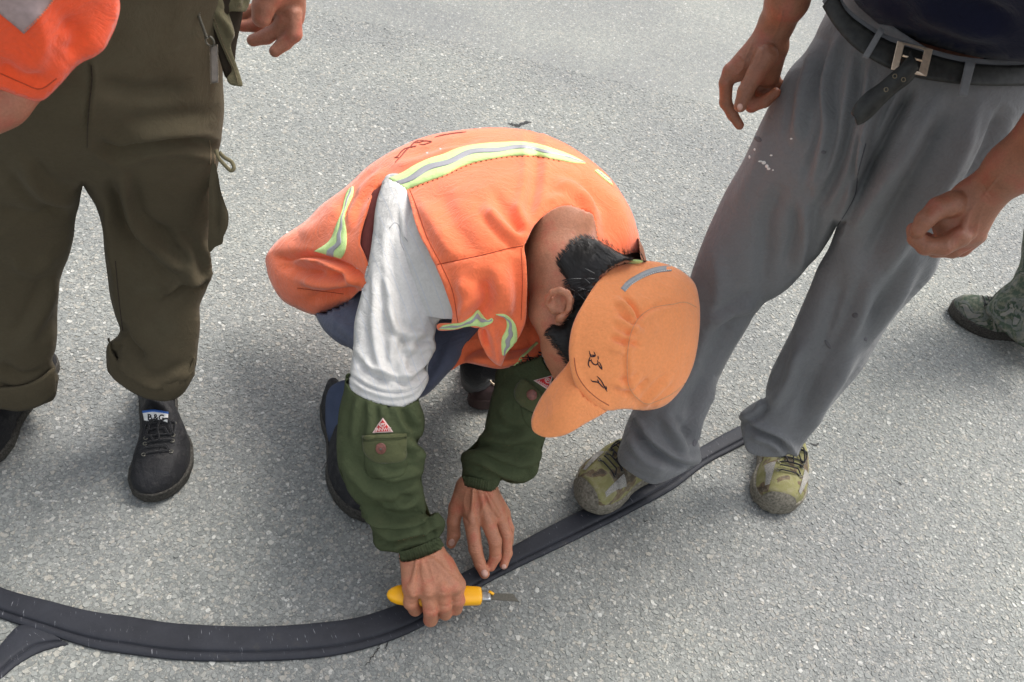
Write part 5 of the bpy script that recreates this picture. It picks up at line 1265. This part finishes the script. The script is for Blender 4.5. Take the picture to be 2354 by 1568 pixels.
stroke('seam', [[(1990, 330), (1972, 400), (1966, 446), (1950, 480), (1926, 518)], [(1720, 175), (1790, 215)][:0] or [(2390, 330), (2340, 400)]], 1.6, TG, plain('dark_grey_thread', (.05, .05, .06), .9), trs, off=.0004)
wp = [ell(1756, 374, 5, 4), ell(1763, 382, 4, 4), ell(1767, 388, 4, 3), ell(1748, 371, 5, 2), ell(1735, 344, 2, 3), ell(1723, 361, 2, 4), ell(1773, 357, 3, 2), ell(1819, 319, 3, 2), ell(1777, 391, 2, 2)]
for w_ in wp: drape('paint_spot', w_, TG, PAINTW, trs, off=.0004, thick=.0003, step=2)
for w_ in (ell(1966, 725, 7, 6), ell(1990, 780, 4, 4), ell(1903, 792, 4, 12, -35), ell(1597, 1018, 5, 9, 10), ell(1893, 350, 6, 4), ell(1743, 320, 9, 6, 30)):
    drape('stain', w_, TG, STAIN, trs, off=.0003, thick=.0003, step=3)
# belt
bu = [(1920, -25), (1945, 25), (1990, 62), (2040, 92), (2100, 112), (2200, 140), (2300, 150), (2380, 148)]
bd = [(1890, 15), (1918, 60), (1962, 108), (2015, 142), (2080, 170), (2170, 188), (2260, 196), (2380, 196)]
def res2(L, n):
    L = smooth_poly(L, 3, closed=False); c = np.r_[0, np.cumsum(np.linalg.norm(np.diff(L, axis=0), axis=1))]; t = np.linspace(0, c[-1], n); return np.c_[np.interp(t, c, L[:, 0]), np.interp(t, c, L[:, 1])]
def beltd(q): 
    x = (q[:, 0] - 2110) / 240.0
    return 1.005 + .03 * x * x * (1 - .25 * x)
def sheet(name, up, dn, dfun, m, parent, t=.003, n=50, k=7, bulge=0, label=None):
    A_, B_ = res2(up, n), res2(dn, n); V = []
    for j in range(k):
        s = j / (k - 1); qq = A_ * (1 - s) + B_ * s; d = dfun(qq) - bulge * math.sin(math.pi * s); V.append(C0 + rays(qq) * d[:, None])
    o = make(name, np.vstack(V), [(j*n+i, (j+1)*n+i, (j+1)*n+i+1, j*n+i+1) for j in range(k-1) for i in range(n-1)], m, parent, label=label)
    solidify(o, t, -1); return o
sheet('waistband', [(a, b - 12) for a, b in bu], [(a, b - 12) for a, b in bd], lambda q: beltd(q) + .007, GREY, W2, t=.004)
sheet('belt', bu, bd, beltd, BELT, W2, t=.0035, bulge=.001)
bl = sheet('belt_loop', [(2022, 62), (2035, 68)], [(1982, 130), (1996, 135)], lambda q: beltd(q) - .006, GREY, W2, t=.002, n=6)
bl = sheet('belt_loop', [(2222, 140), (2243, 144)], [(2204, 219), (2223, 222)], lambda q: beltd(q) - .006, GREY, W2, t=.002, n=6)
# buckle: square frame
fr = [(2063, 94), (2145, 113), (2130, 176), (2048, 160)]; inn = [(2079, 103), (2125, 115), (2112, 165), (2067, 150)]
def fp(p, up): return C0 + rays(p)[0] * (beltd(np.array([p]))[0] - up)
V = [fp(p, .022) for p in fr] + [fp(p, .022) for p in inn] + [fp(p, .018) for p in fr] + [fp(p, .018) for p in inn]
Fs = []
for i in range(4):
    j = (i + 1) % 4; Fs += [(i, 4+i, 4+j, j), (8+i, 8+j, 12+j, 12+i), (i, j, 8+j, 8+i), (4+j, 4+i, 12+i, 12+j)]
bkl = make('belt_buckle', V, Fs, CHROME, W2, smooth=False, label='square metal belt buckle')
bv = bkl.modifiers.new('edge', 'BEVEL'); bv.width = .0009; bv.segments = 2
V, Fs = tube([fp((2120, 140), .021), fp((2098, 134), .0235), fp((2075, 128), .022)], .0013, 8); make('buckle_prong', V, Fs, CHROME, W2)
# belt tail hanging from the buckle
tl_u = [(2096, 118), (2084, 138), (2055, 165), (2020, 195), (1990, 215), (1968, 240), (1962, 262)]
tl_d = [(2108, 160), (2090, 185), (2060, 208), (2030, 235), (2005, 262), (1985, 278), (1968, 284)]
sheet('belt_tail', tl_u, tl_d, lambda q: .985 - .0002 * (q[:, 1] - 130) * 0 + .0005 * np.maximum(q[:, 1] - 150, 0) * .35, BELT, W2, t=.0035, n=40, bulge=.004)
for (a, b) in ((2057, 175), (2077, 183), (2094, 155), (2037, 206)):
    p = C0 + rays((a, b))[0] * .981; V, Fs = tube([p + .0024 * np.array([math.cos(t), .6 * math.sin(t), .8 * math.sin(t)]) for t in np.linspace(0, 2*math.pi, 9)], .0005, 5, False); make('belt_hole', V, Fs, plain('hole_rim', (.2, .16, .1), .5), W2)
# shirt
shirt2 = inflate('shirt', [(1948, -30), (1965, 8), (2011, 47), (2050, 72), (2089, 88), (2141, 104), (2206, 123), (2271, 137), (2354, 146), (2450, 150), (2560, 60), (2700, -300), (2600, -700), (2250, -900), (1950, -750), (1830, -400), (1860, -150)],
        [(1925, -30), (1930, 60), (1990, 160), (2150, 240), (2350, 250), (2480, 180), (2590, 60), (2740, -300), (2620, -740), (2250, -960), (1920, -790), (1790, -400), (1840, -150)],
        [(1950, 0, 1.09), (2354, 140, 1.04), (2150, 60, 1.075), (1850, -400, .80), (2650, -300, .72), (2250, -850, .56)], NAVY, W2, front=.42, back=.6, step=14, cell=14, thick=.003,
        folds=[([(2100, 20), (2200, 60), (2300, 80)], .008, 22, 'r'), ([(2150, -20), (2260, 30), (2340, 60)], -.008, 20), ([(2000, 0), (2080, 50), (2150, 80)], .005, 16)], noise=.003)
# flesh: hanging hand (left of picture) and fist
dA = DZ(1700, 200, .745); dF = 1.02
ga = chain([PD(1860, -260, 1.00), PD(1810, 0, 1.10), PD(1785, 55, 1.135), PD(1768, 95, 1.15)], [.040, .0262, .0215, .0205], .012)
def Fd(pts, rad, k=.003): return chain([PD(*p) for p in pts], rad, k)
ga += [(PD(1758, 100, 1.15), .019, PD(1690, 165, 1.165), .0145, .012), (PD(1772, 108, 1.155), .019, PD(1735, 172, 1.19), .016, .012), (PD(1780, 110, 1.16), .018, PD(1768, 175, 1.20), .015, .010), (PD(1745, 120, 1.15), .017, PD(1715, 150, 1.16), .015, .012)]
ga += Fd([(1681, 165, 1.165), (1669, 190, 1.17), (1668, 236, 1.19), (1684, 264, 1.20), (1700, 288, 1.205)], [.0125, .0095, .0085, .0076, .0066])
ga += Fd([(1762, 128, 1.13), (1738, 168, 1.135), (1714, 210, 1.14), (1702, 243, 1.145)], [.0155, .0120, .0105, .0088])
ga += Fd([(1725, 170, 1.20), (1716, 215, 1.21), (1728, 243, 1.205), (1758, 233, 1.195), (1783, 213, 1.19)], [.012, .0100, .0093, .0086, .0072])
ga += Fd([(1750, 178, 1.21), (1740, 215, 1.225), (1760, 215, 1.215), (1790, 192, 1.205)], [.0115, .0095, .009, .0072])
ga += Fd([(1768, 175, 1.21), (1770, 200, 1.22), (1782, 184, 1.212), (1778, 172, 1.205)], [.010, .009, .008, .0068])
gf_ = chain([PD(2640, 60, .80), PD(2440, 290, .91), PD(2330, 385, .965), PD(2262, 445, 1.0), PD(2240, 462, 1.01)], [.046, .036, .0285, .0230, .0222], .012)
gf_ += [(PD(2232, 462, 1.01), .022, PD(2170, 500, 1.02), .017, .012), (PD(2240, 470, 1.01), .022, PD(2235, 535, 1.025), .016, .012), (PD(2238, 470, 1.01), .023, PD(2205, 530, 1.02), .019, .012), (PD(2225, 500, 1.02), .022, PD(2190, 530, 1.03), .02, .012)]
gf_ += Fd([(2190, 468, .998), (2158, 478, .996), (2126, 506, .994), (2110, 530, .998)], [.0155, .0130, .0108, .0088])                       # thumb on top
gf_ += Fd([(2206, 545, 1.008), (2168, 566, 1.006), (2128, 566, 1.008), (2106, 548, 1.01), (2100, 528, 1.02)], [.0128, .0112, .0105, .0095, .0085])     # first finger
gf_ += Fd([(2228, 548, 1.03), (2190, 572, 1.035), (2150, 572, 1.04), (2130, 550, 1.05)], [.013, .0112, .0105, .009])
gf_ += Fd([(2244, 540, 1.05), (2210, 570, 1.06), (2170, 565, 1.07)], [.0125, .011, .010])
gf_ += Fd([(2250, 525, 1.07), (2225, 555, 1.085), (2190, 555, 1.09)], [.0115, .010, .009])
gf_ += [(PD(2204, 536, .996), .0055, PD(2212, 546, 1.0), .005, .008), (PD(2228, 480, .992), .0025, PD(2212, 535, .998), .0028, .006), (PD(2242, 480, .995), .0024, PD(2236, 540, 1.003), .0026, .006)]
dg = rbf(gd)
def mid(f, u, v, off=.01): return PD(u, v, float(f(np.array([[u, v]], float))[0]) + off)
g2 = chain([PD(1860, -260, 1.00), PD(1930, -560, .80)], [.040, .045]) + chain([PD(2640, 60, .80), PD(2760, -300, .64)], [.044, .045])
g2 += chain([mid(dg, 2030, 170, .02), mid(dg, 1880, 340), mid(dg, 1760, 500), mid(dg, 1670, 680), mid(dg, 1590, 860), mid(dg, 1530, 1020)], [.075, .06, .055, .042, .036, .030])
g2 += chain([mid(dg, 2260, 230, .02), mid(dg, 2160, 400), mid(dg, 2060, 570), mid(dg, 1960, 740), mid(dg, 1860, 900), mid(dg, 1780, 1010)], [.075, .06, .055, .042, .036, .030])
g2 += chain([mid(dg, 2150, 190, .03), PD(2180, -50, 1.10), PD(2230, -400, .82), PD(2250, -700, .64)], [.085, .08, .08, .06], .03)
b2 = body_mesh(W2, [(ga, .00155, .004, 2), (gf_, .00155, .004, 2), (g2, .009, .02, 1)], SKIN2)
tuck(b2, bvh(trs), .035, None, RANGES[b2][2], reach=.35); tuck(b2, bvh(shirt2), .05, None, RANGES[b2][2], reach=.3)
cre = [([(1695, 125), (1712, 140), (1706, 160), (1690, 175)], .0012, 2.6), ([(1730, 95), (1722, 120), (1712, 135)], .0012, 2.6), ([(1755, 110), (1748, 135), (1738, 155)], .0011, 2.6), ([(2240, 470), (2225, 500), (2222, 530)], .0012, 2.8), ([(2215, 465), (2195, 490), (2180, 500)], .0011, 2.6),
       ([(2262, 470), (2250, 500), (2246, 530)], .0011, 2.6), ([(2300, 400), (2275, 430), (2255, 460)], .0012, 3), ([(1800, 20), (1790, 60), (1775, 90)], .0012, 3)]
for (x, y, w, a) in ((1669, 236, 9, -10), (1684, 263, 8, -30), (1714, 207, 11, -40), (1716, 211, 10, -40), (1703, 238, 8, -40), (1760, 105, 18, 5), (1758, 98, 18, 5), (2126, 503, 9, 50), (2158, 478, 10, 70), (2128, 567, 9, 95), (2106, 548, 8, 140), (2185, 560, 9, 100), (2265, 450, 22, 55), (2272, 442, 22, 55)):
    dx, dy = w * math.cos(math.radians(a)), w * math.sin(math.radians(a)); cre.append(([(x - dx, y - dy), (x, y + 1), (x + dx, y + dy)], -.0009, 2.0))
folds_on(b2, cre)
T2 = bvh(b2)
nail(W2, T2, ell(1701, 246, 6.5, 8, 10))
# shoes
def on_bearing(u0, v0, u1, v1, L, z=0):
    t = PZ(u1, v1, z); h = PZ(u0, v0, z); dd = h - t; dd /= np.linalg.norm(dd); return t + dd * L, t
h_, t_ = on_bearing(1590, 1030, 1322, 1172, .265)
shoe(W2, h_, t_, .104, CAMO1, GREYSOLE, z0=.017, H=.084, bumper=GREYSOLE, mesh=MESHG, side=-1, name='shoe')
h_, t_ = on_bearing(1768, 950, 1779, 1186, .262)
shoe(W2, h_, t_, .106, CAMO1, GREYSOLE, z0=0, H=.084, bumper=GREYSOLE, mesh=MESHG, side=1)

# ============================================================ man at left, brown trousers
W3 = thing('person', 'standing person in dark brown work trousers and black shoes at left', 'person', tuple(PZ(190, 960, 0)))
bs = [(-240, -300), (-260, 200), (-230, 500), (-190, 700), (-150, 900), (-60, 940), (0, 938), (39, 943), (87, 931), (122, 918), (131, 894), (129, 846), (120, 828), (127, 802), (136, 724), (137, 690), (135, 654), (162, 579), (175, 505), (184, 465), (191, 428, 1), (205, 452), (221, 478), (235, 523), (240, 592), (253, 680), (269, 745), (267, 772),
      (245, 793), (244, 830), (249, 857), (267, 872), (293, 894), (332, 912), (385, 919), (411, 911), (439, 876), (450, 837), (455, 790), (459, 750), (457, 706), (463, 689), (482, 650), (482, 579), (487, 500), (496, 420), (505, 340), (514, 260), (512, 184), (514, 90), (510, 0), (500, -120), (480, -300)]
bh = list(bs)
i0 = bh.index((-150, 900)); i1 = bh.index((131, 894)); bh[i0:i1+1] = [(-160, 940), (-120, 1020), (60, 1030), (135, 960), (135, 900)]
i0 = bh.index((249, 857)); i1 = bh.index((439, 876)); bh[i0:i1+1] = [(240, 890), (280, 980), (400, 990), (447, 900)]
bh[0] = (-260, -500); bh[-1] = (480, -500)
bdp = [(-200, -200, .80), (200, -200, .80), (480, -200, .82), (-220, 300, 1.02), (190, 300, 1.00), (500, 300, 1.08), (-150, 650, 1.25), (360, 600, 1.27), (40, 900, 1.43), (350, 900, 1.405), (-100, 900, 1.42), (240, 0, .90), (500, 0, .95)]
bf = [([(290, 310), (380, 300), (480, 290)], .004, 18, 'r'), ([(225, 330), (270, 352), (340, 330), (430, 325), (500, 345)], -.006, 14, 'r'), ([(280, 400), (300, 500), (360, 570), (450, 640)], .007, 16, 'r'), ([(260, 430), (290, 540), (330, 620)], -.006, 18), ([(400, 545), (440, 590), (440, 650)], .005, 14, 'r'),
      ([(480, 648), (430, 650), (380, 680)], .006, 12, 's'), ([(350, 520), (420, 560), (470, 600)], -.004, 14), ([(270, 740), (290, 790), (330, 830)], -.009, 12), ([(300, 850), (360, 880), (430, 850)], .004, 10, 'r'), ([(250, 800), (280, 850), (330, 885), (390, 895), (430, 868), (452, 840)], -.006, 7, 's'),
      ([(206, 130), (212, 180), (205, 240), (200, 300)], -.0022, 5, 's'), ([(270, 790), (262, 810), (275, 830)], -.006, 8), ([(50, 380), (100, 440), (170, 470)], .005, 18, 'r'), ([(0, 480), (80, 500), (160, 480)], -.004, 18), ([(20, 600), (80, 620), (130, 590)], .004, 16), ([(0, 840), (50, 870), (120, 850)], -.006, 12), ([(-20, 885), (40, 905), (95, 890), (128, 862)], .004, 8, 's'),
      ([(130, 640), (100, 720), (60, 780)], .004, 18, 'r'), ([(230, 200), (330, 215), (420, 205)], -.004, 20), ([(250, 460), (255, 560), (275, 660)], .005, 12), ([(460, 560), (475, 600), (478, 640)], .005, 10)]
tr3 = inflate('trousers', bs, bh, bdp, BROWN, W3, front=.62, back=.75, step=7.5, folds=sc(bf, 1.7), noise=.003, nscale=10, cell=9, thick=.0025)
T3 = bvh(tr3)
stroke('seam', [[(210, 150), (212, 180), (207, 230), (202, 290), (200, 340)], [(265, 600), (275, 700), (282, 760)]], 1.6, T3, plain('dark_brown_thread', (.03, .02, .015), .9), tr3, off=.0005)
stroke('stitching', [[(482, 322), (484, 345), (483, 378)], [(494, 344), (490, 420), (486, 480), (483, 575)]], 1.3, T3, THREADK, tr3, off=.0008)
# rolled cuffs
def cuff_roll(lines, dz):
    U, D_ = lines
    o = sheet('trouser_cuff', U, D_, lambda q: np.full(len(q), 0.0) + dz(q), BROWN, W3, t=.004, n=50, k=9, bulge=.004); return o
d3 = rbf(bdp); p3 = Puff(bh, 9.0)
surf3 = lambda q: d3(q) - .62 * p3(q) * d3(q) / FP
cuff_roll(([(252, 776), (258, 815), (285, 848), (330, 873), (385, 881), (425, 862), (448, 820)], [(246, 818), (254, 862), (290, 893), (332, 915), (386, 922), (418, 908), (448, 862)]), lambda q: surf3(q) - .006)
cuff_roll(([(-80, 900), (0, 893), (50, 888), (95, 870), (126, 845)], [(-80, 945), (0, 941), (45, 946), (95, 932), (130, 905)]), lambda q: surf3(q) - .006)
# cargo pocket at the side
inflate('cargo_pocket', [(484, 400), (492, 372), (500, 395), (508, 440), (518, 470), (525, 492), (524, 520), (514, 545), (511, 560), (495, 568), (482, 580), (480, 500)], [(430, 350), (500, 360), (520, 440), (530, 495), (522, 545), (500, 590), (430, 600)],
        [(490, 400, 1.10), (525, 490, 1.13), (485, 570, 1.17)], KHAKI if False else BROWN, W3, front=.6, back=.5, step=5, noise=.002, folds=[([(496, 400), (500, 470), (497, 540)], -.005, 6)])
lp = [PD(*p) for p in ((497, 345, 1.03), (502, 362, 1.03), (515, 378, 1.035), (530, 392, 1.04), (538, 386, 1.04), (532, 372, 1.04), (516, 362, 1.035), (504, 350, 1.03))]
V, Fs = tube(spline3(lp, 7), .0024, 8, False); make('cord_loop', V, Fs, KHAKI, W3)
# jacket hem, open at the front
jacket_in = inflate('jacket', [(448, -60), (452, 10), (456, 40), (474, 68), (492, 92), (502, 130), (511, 160), (520, 180), (532, 178), (545, 100), (560, 20), (560, -300), (440, -300)], None, [(450, 0, .915), (520, 170, .985), (560, 0, .95), (500, -200, .85)],
        plain('dark_jacket_lining', (.028, .022, .016), .9, .1, 0, 60), W3, front=.25, back=.5, step=7)
jk = inflate('jacket', [(474, -40), (476, 5), (490, 55), (502, 90), (511, 110), (522, 135), (533, 162), (521, 181), (529, 194), (544, 198), (557, 198), (551, 170), (543, 146), (532, 108), (540, 75), (533, 30), (555, 28), (565, 28), (574, 11), (578, -40), (560, -300), (470, -300)],
        [(455, -60), (470, 40), (495, 120), (515, 200), (565, 215), (560, 120), (560, 60), (590, 30), (600, -100), (560, -350), (450, -350)], [(480, 0, .925), (533, 162, .985), (557, 198, .99), (540, 75, .96), (575, 0, .955), (520, -200, .87)], KHAKI, W3, front=.3, back=.1, step=5, closed=False,
        folds=[([(500, 30), (525, 60), (535, 90)], .005, 9, 'r'), ([(520, -10), (530, 40)], -.005, 8), ([(553, -20), (548, 15)], .004, 8, 'r')], noise=.0012, label='olive jacket hem hanging open')
solidify(jk, .003, -1)
TJ = bvh(jk)
stroke('stitching', dashes([(481, 0), (495, 52), (516, 108), (538, 158), (547, 192)], 3, 2), 1.0, TJ, THREADK, jk, off=.002)
teeth = []
for a in np.linspace(0, 1, 26):
    u, v = np.interp(a, [0, .4, 1], [454, 457, 475]), np.interp(a, [0, .4, 1], [-10, 38, 88]); p = PD(u, v, .905); teeth.append(tube([p + np.array([-.0018, 0, 0]), p + np.array([.0018, 0, .0004])], .0006, 5))
V, Fs = merge(teeth); make('zip_teeth', V, Fs, STEEL, W3)
pz = PD(480, 95, .93); V, Fs = tube(spline3([PD(472, 88, .925), PD(483, 84, .92), PD(492, 96, .925), PD(488, 106, .93), PD(476, 100, .93), PD(472, 88, .925)], 5), .0011, 6); make('zip_slider', V, Fs, STEEL, W3)
tg = sheet('zip_tag', [(482, 104), (500, 102)], [(484, 192), (502, 190)], lambda q: .93 + .00005 * (q[:, 1] - 100), CLEAR, W3, t=.0012, n=5, k=12)
Tt = bvh(tg)
stroke('tag_print', [[(482, 105), (500, 103), (502, 190), (484, 192)]], 1.0, Tt, plain('pale_tag_edge', (.3, .26, .2), .5), W3, off=.0006, closed=True)
# orange safety coat of the same man, very near the lens
ov = inflate('safety_vest', [(-260, -300), (-260, 160), (-100, 190), (0, 205), (50, 222), (84, 230), (99, 226), (140, 186), (184, 146), (215, 128), (240, 110), (258, 80), (270, 48), (274, 14), (266, -30), (250, -120), (200, -300)], [(-400, -400), (-400, 160), (-100, 230), (0, 240), (60, 240), (101, 229), (142, 188), (186, 147), (217, 130), (242, 112), (260, 82), (272, 50), (276, 14), (268, -30), (252, -120), (220, -400)],
        [(0, 200, .74), (99, 226, .745), (270, 20, .74), (-250, -100, .62), (200, -250, .62), (100, 0, .70)], ORANGE_NEAR, W3, front=.45, back=.12, step=8, cell=9, folds=[([(60, 0), (90, 80), (60, 170)], .008, 30), ([(150, 40), (180, 90), (160, 130)], -.006, 22), ([(0, 150), (60, 180), (100, 170)], -.005, 16)], noise=.003, thick=.002)
TO = bvh(ov)
drape('reflective_patch', [(-200, -180, 1), (-30, 0), (0, 30), (28, 52), (56, 76, 1), (85, 45), (121, 0), (180, -80), (200, -200, 1)], TO, plain('mauve_grey_reflective', (.36, .27, .27), .5, .5), ov, off=.0012, thick=.0006, step=8)
stroke('stitching', dashes([(58, 68), (88, 38), (124, -8)], 4, 3), 1.2, TO, ORANGE, ov, off=.002)
stroke('seam', [[(0, 168), (50, 190), (92, 204), (130, 180)]], 1.4, TO, THREADD, ov, off=.0006)
# flesh: hand at the top, forearm at left, legs in the trousers
gh3 = chain([PD(660, -330, .92), PD(652, -120, 1.06), PD(648, -60, 1.08)], [.036, .026, .024], .012)
gh3 += [(PD(640, -60, 1.085), .022, PD(640, 5, 1.11), .017, .012), (PD(655, -60, 1.085), .022, PD(664, 10, 1.12), .018, .012), (PD(664, -55, 1.09), .02, PD(676, 40, 1.13), .0135, .012), (PD(630, -50, 1.08), .02, PD(622, -5, 1.085), .016, .012)]
gh3 += Fd([(622, -15, 1.075), (606, 15, 1.08), (601, 40, 1.085)], [.0155, .0145, .0125])                      # thumb
gh3 += Fd([(622, 5, 1.125), (600, 14, 1.135), (575, 26, 1.14), (553, 34, 1.14)], [.011, .0085, .008, .0065])
gh3 += Fd([(636, 25, 1.125), (610, 42, 1.135), (585, 58, 1.14), (556, 60, 1.14)], [.0120, .0095, .009, .0075])
gh3 += Fd([(655, 45, 1.115), (640, 68, 1.125), (612, 84, 1.13), (581, 93, 1.13)], [.0120, .0100, .0098, .0080])
gh3 += Fd([(673, 30, 1.11), (676, 78, 1.12), (655, 98, 1.125), (632, 118, 1.125)], [.0120, .0105, .0095, .0078])
g3 = chain([PD(660, -330, .92), PD(640, -560, .78)], [.036, .042])
g3a = chain([PD(-260, 330, .74), PD(-110, 290, .78), PD(0, 232, .80), PD(50, 190, .81)], [.030, .026, .0235, .022], .01)
g3 += chain([mid(d3, 60, 0, .03), mid(d3, 30, 250), mid(d3, 0, 500), mid(d3, 0, 720), mid(d3, 10, 800)], [.06, .055, .045, .036, .03])
g3 += chain([mid(d3, 330, 0, .03), mid(d3, 350, 250), mid(d3, 360, 500), mid(d3, 360, 700), mid(d3, 352, 800)], [.06, .055, .042, .036, .03])
g3 += chain([mid(d3, 190, -60, .04), PD(150, -400, .74), PD(120, -800, .52)], [.08, .075, .05], .03)
b3 = body_mesh(W3, [(gh3, .0018, .004, 2), (g3, .009, .02, 1), (g3a, .003, .01, 2)], SKIN3)
tuck(b3, T3, .035, None, RANGES[b3][1], reach=.3)
# shoes
h_, t_ = on_bearing(366, 850, 366, 1158, .275)
upl = shoe(W3, h_, t_, .100, BLACKLEA, SOLE, sole=.021, H=.082, side=1)
TU = bvh(upl)
drape('shoe_label', [(334, 948, 1), (350, 947), (370, 949), (386, 953, 1), (386, 962), (385, 972, 1), (360, 968), (337, 968, 1)], TU, WHITEL, upl, off=.006, thick=.001, step=4)
drape('shoe_label', [(334, 946, 1), (350, 945), (370, 947), (386, 951, 1), (386, 955, 1), (370, 952), (350, 950), (335, 951, 1)], TU, BLUEL, upl, off=.0068, thick=.001, step=3)
q, Fs = text_raw('B&G', (361, 969), (18.5, 1.2), (-.3, -19)); drape('label_lettering', None, TU, plain('black_lettering', (.012, .012, .014), .6), upl, off=.0068, thick=.0005, raw=(q, Fs), smooth=False)
h_, t_ = on_bearing(62, 905, -75, 1085, .27)
shoe(W3, h_, t_, .098, BLACKLEA, SOLE, sole=.021, H=.08, side=-1)

V, Fs = tube([PZ(362, 895, .05), PZ(362, 880, .08), PZ(362, 870, .11)], [.036, .034, .034], 14); make('sock', V, Fs, LACE, W3)
V, Fs = tube([PZ(40, 905, .04), PZ(40, 895, .07), PZ(40, 890, .09)], [.034, .032, .032], 14); make('sock', V, Fs, LACE, W3)
V, Fs = tube([PZ(1098, 872, .04), PZ(1095, 850, .10), PD(1100, 810, 1.58)], [.034, .032, .034], 14); make('sock', V, Fs, LACE, W1)
# ============================================================ man beyond the right edge, camouflage
W4 = thing('person', 'person in dark camouflage trousers and camouflage boot stepping in at right edge', 'person', tuple(PZ(2320, 760, 0)))
h_, t_ = on_bearing(2440, 800, 2177, 722, .27)
shoe(W4, h_, t_, .10, CAMO2, SOLE, H=.085, side=1, bumper=None)
inflate('trousers', [(2262, 712), (2275, 690), (2295, 668), (2318, 650), (2330, 640), (2345, 600), (2352, 560), (2400, 300), (2620, 300), (2560, 600), (2500, 800), (2420, 830), (2340, 790), (2290, 745)], [(2250, 730), (2275, 686), (2295, 664), (2318, 646), (2330, 636), (2345, 596), (2352, 556), (2400, 200), (2640, 200), (2580, 600), (2520, 800), (2440, 880), (2330, 850)],
        [(2270, 710, 2.14), (2350, 600, 2.10), (2400, 820, 2.05), (2400, 300, 1.78), (2600, 300, 1.70)], CAMO2, W4, front=.6, back=.6, step=8, noise=.004, folds=[([(2290, 700), (2340, 690), (2380, 700)], .008, 10, 'r'), ([(2300, 740), (2350, 730)], -.006, 9)], thick=.003)
a4 = PZ(2420, 760, .08); k4 = PD(2500, 400, 1.76)
body_mesh(W4, [(chain([a4, k4, k4 + np.array([.1, .1, .4]), k4 + np.array([.1, .1, .9])], [.035, .05, .09, .09]), .01, .02, 1)], SKIN2)
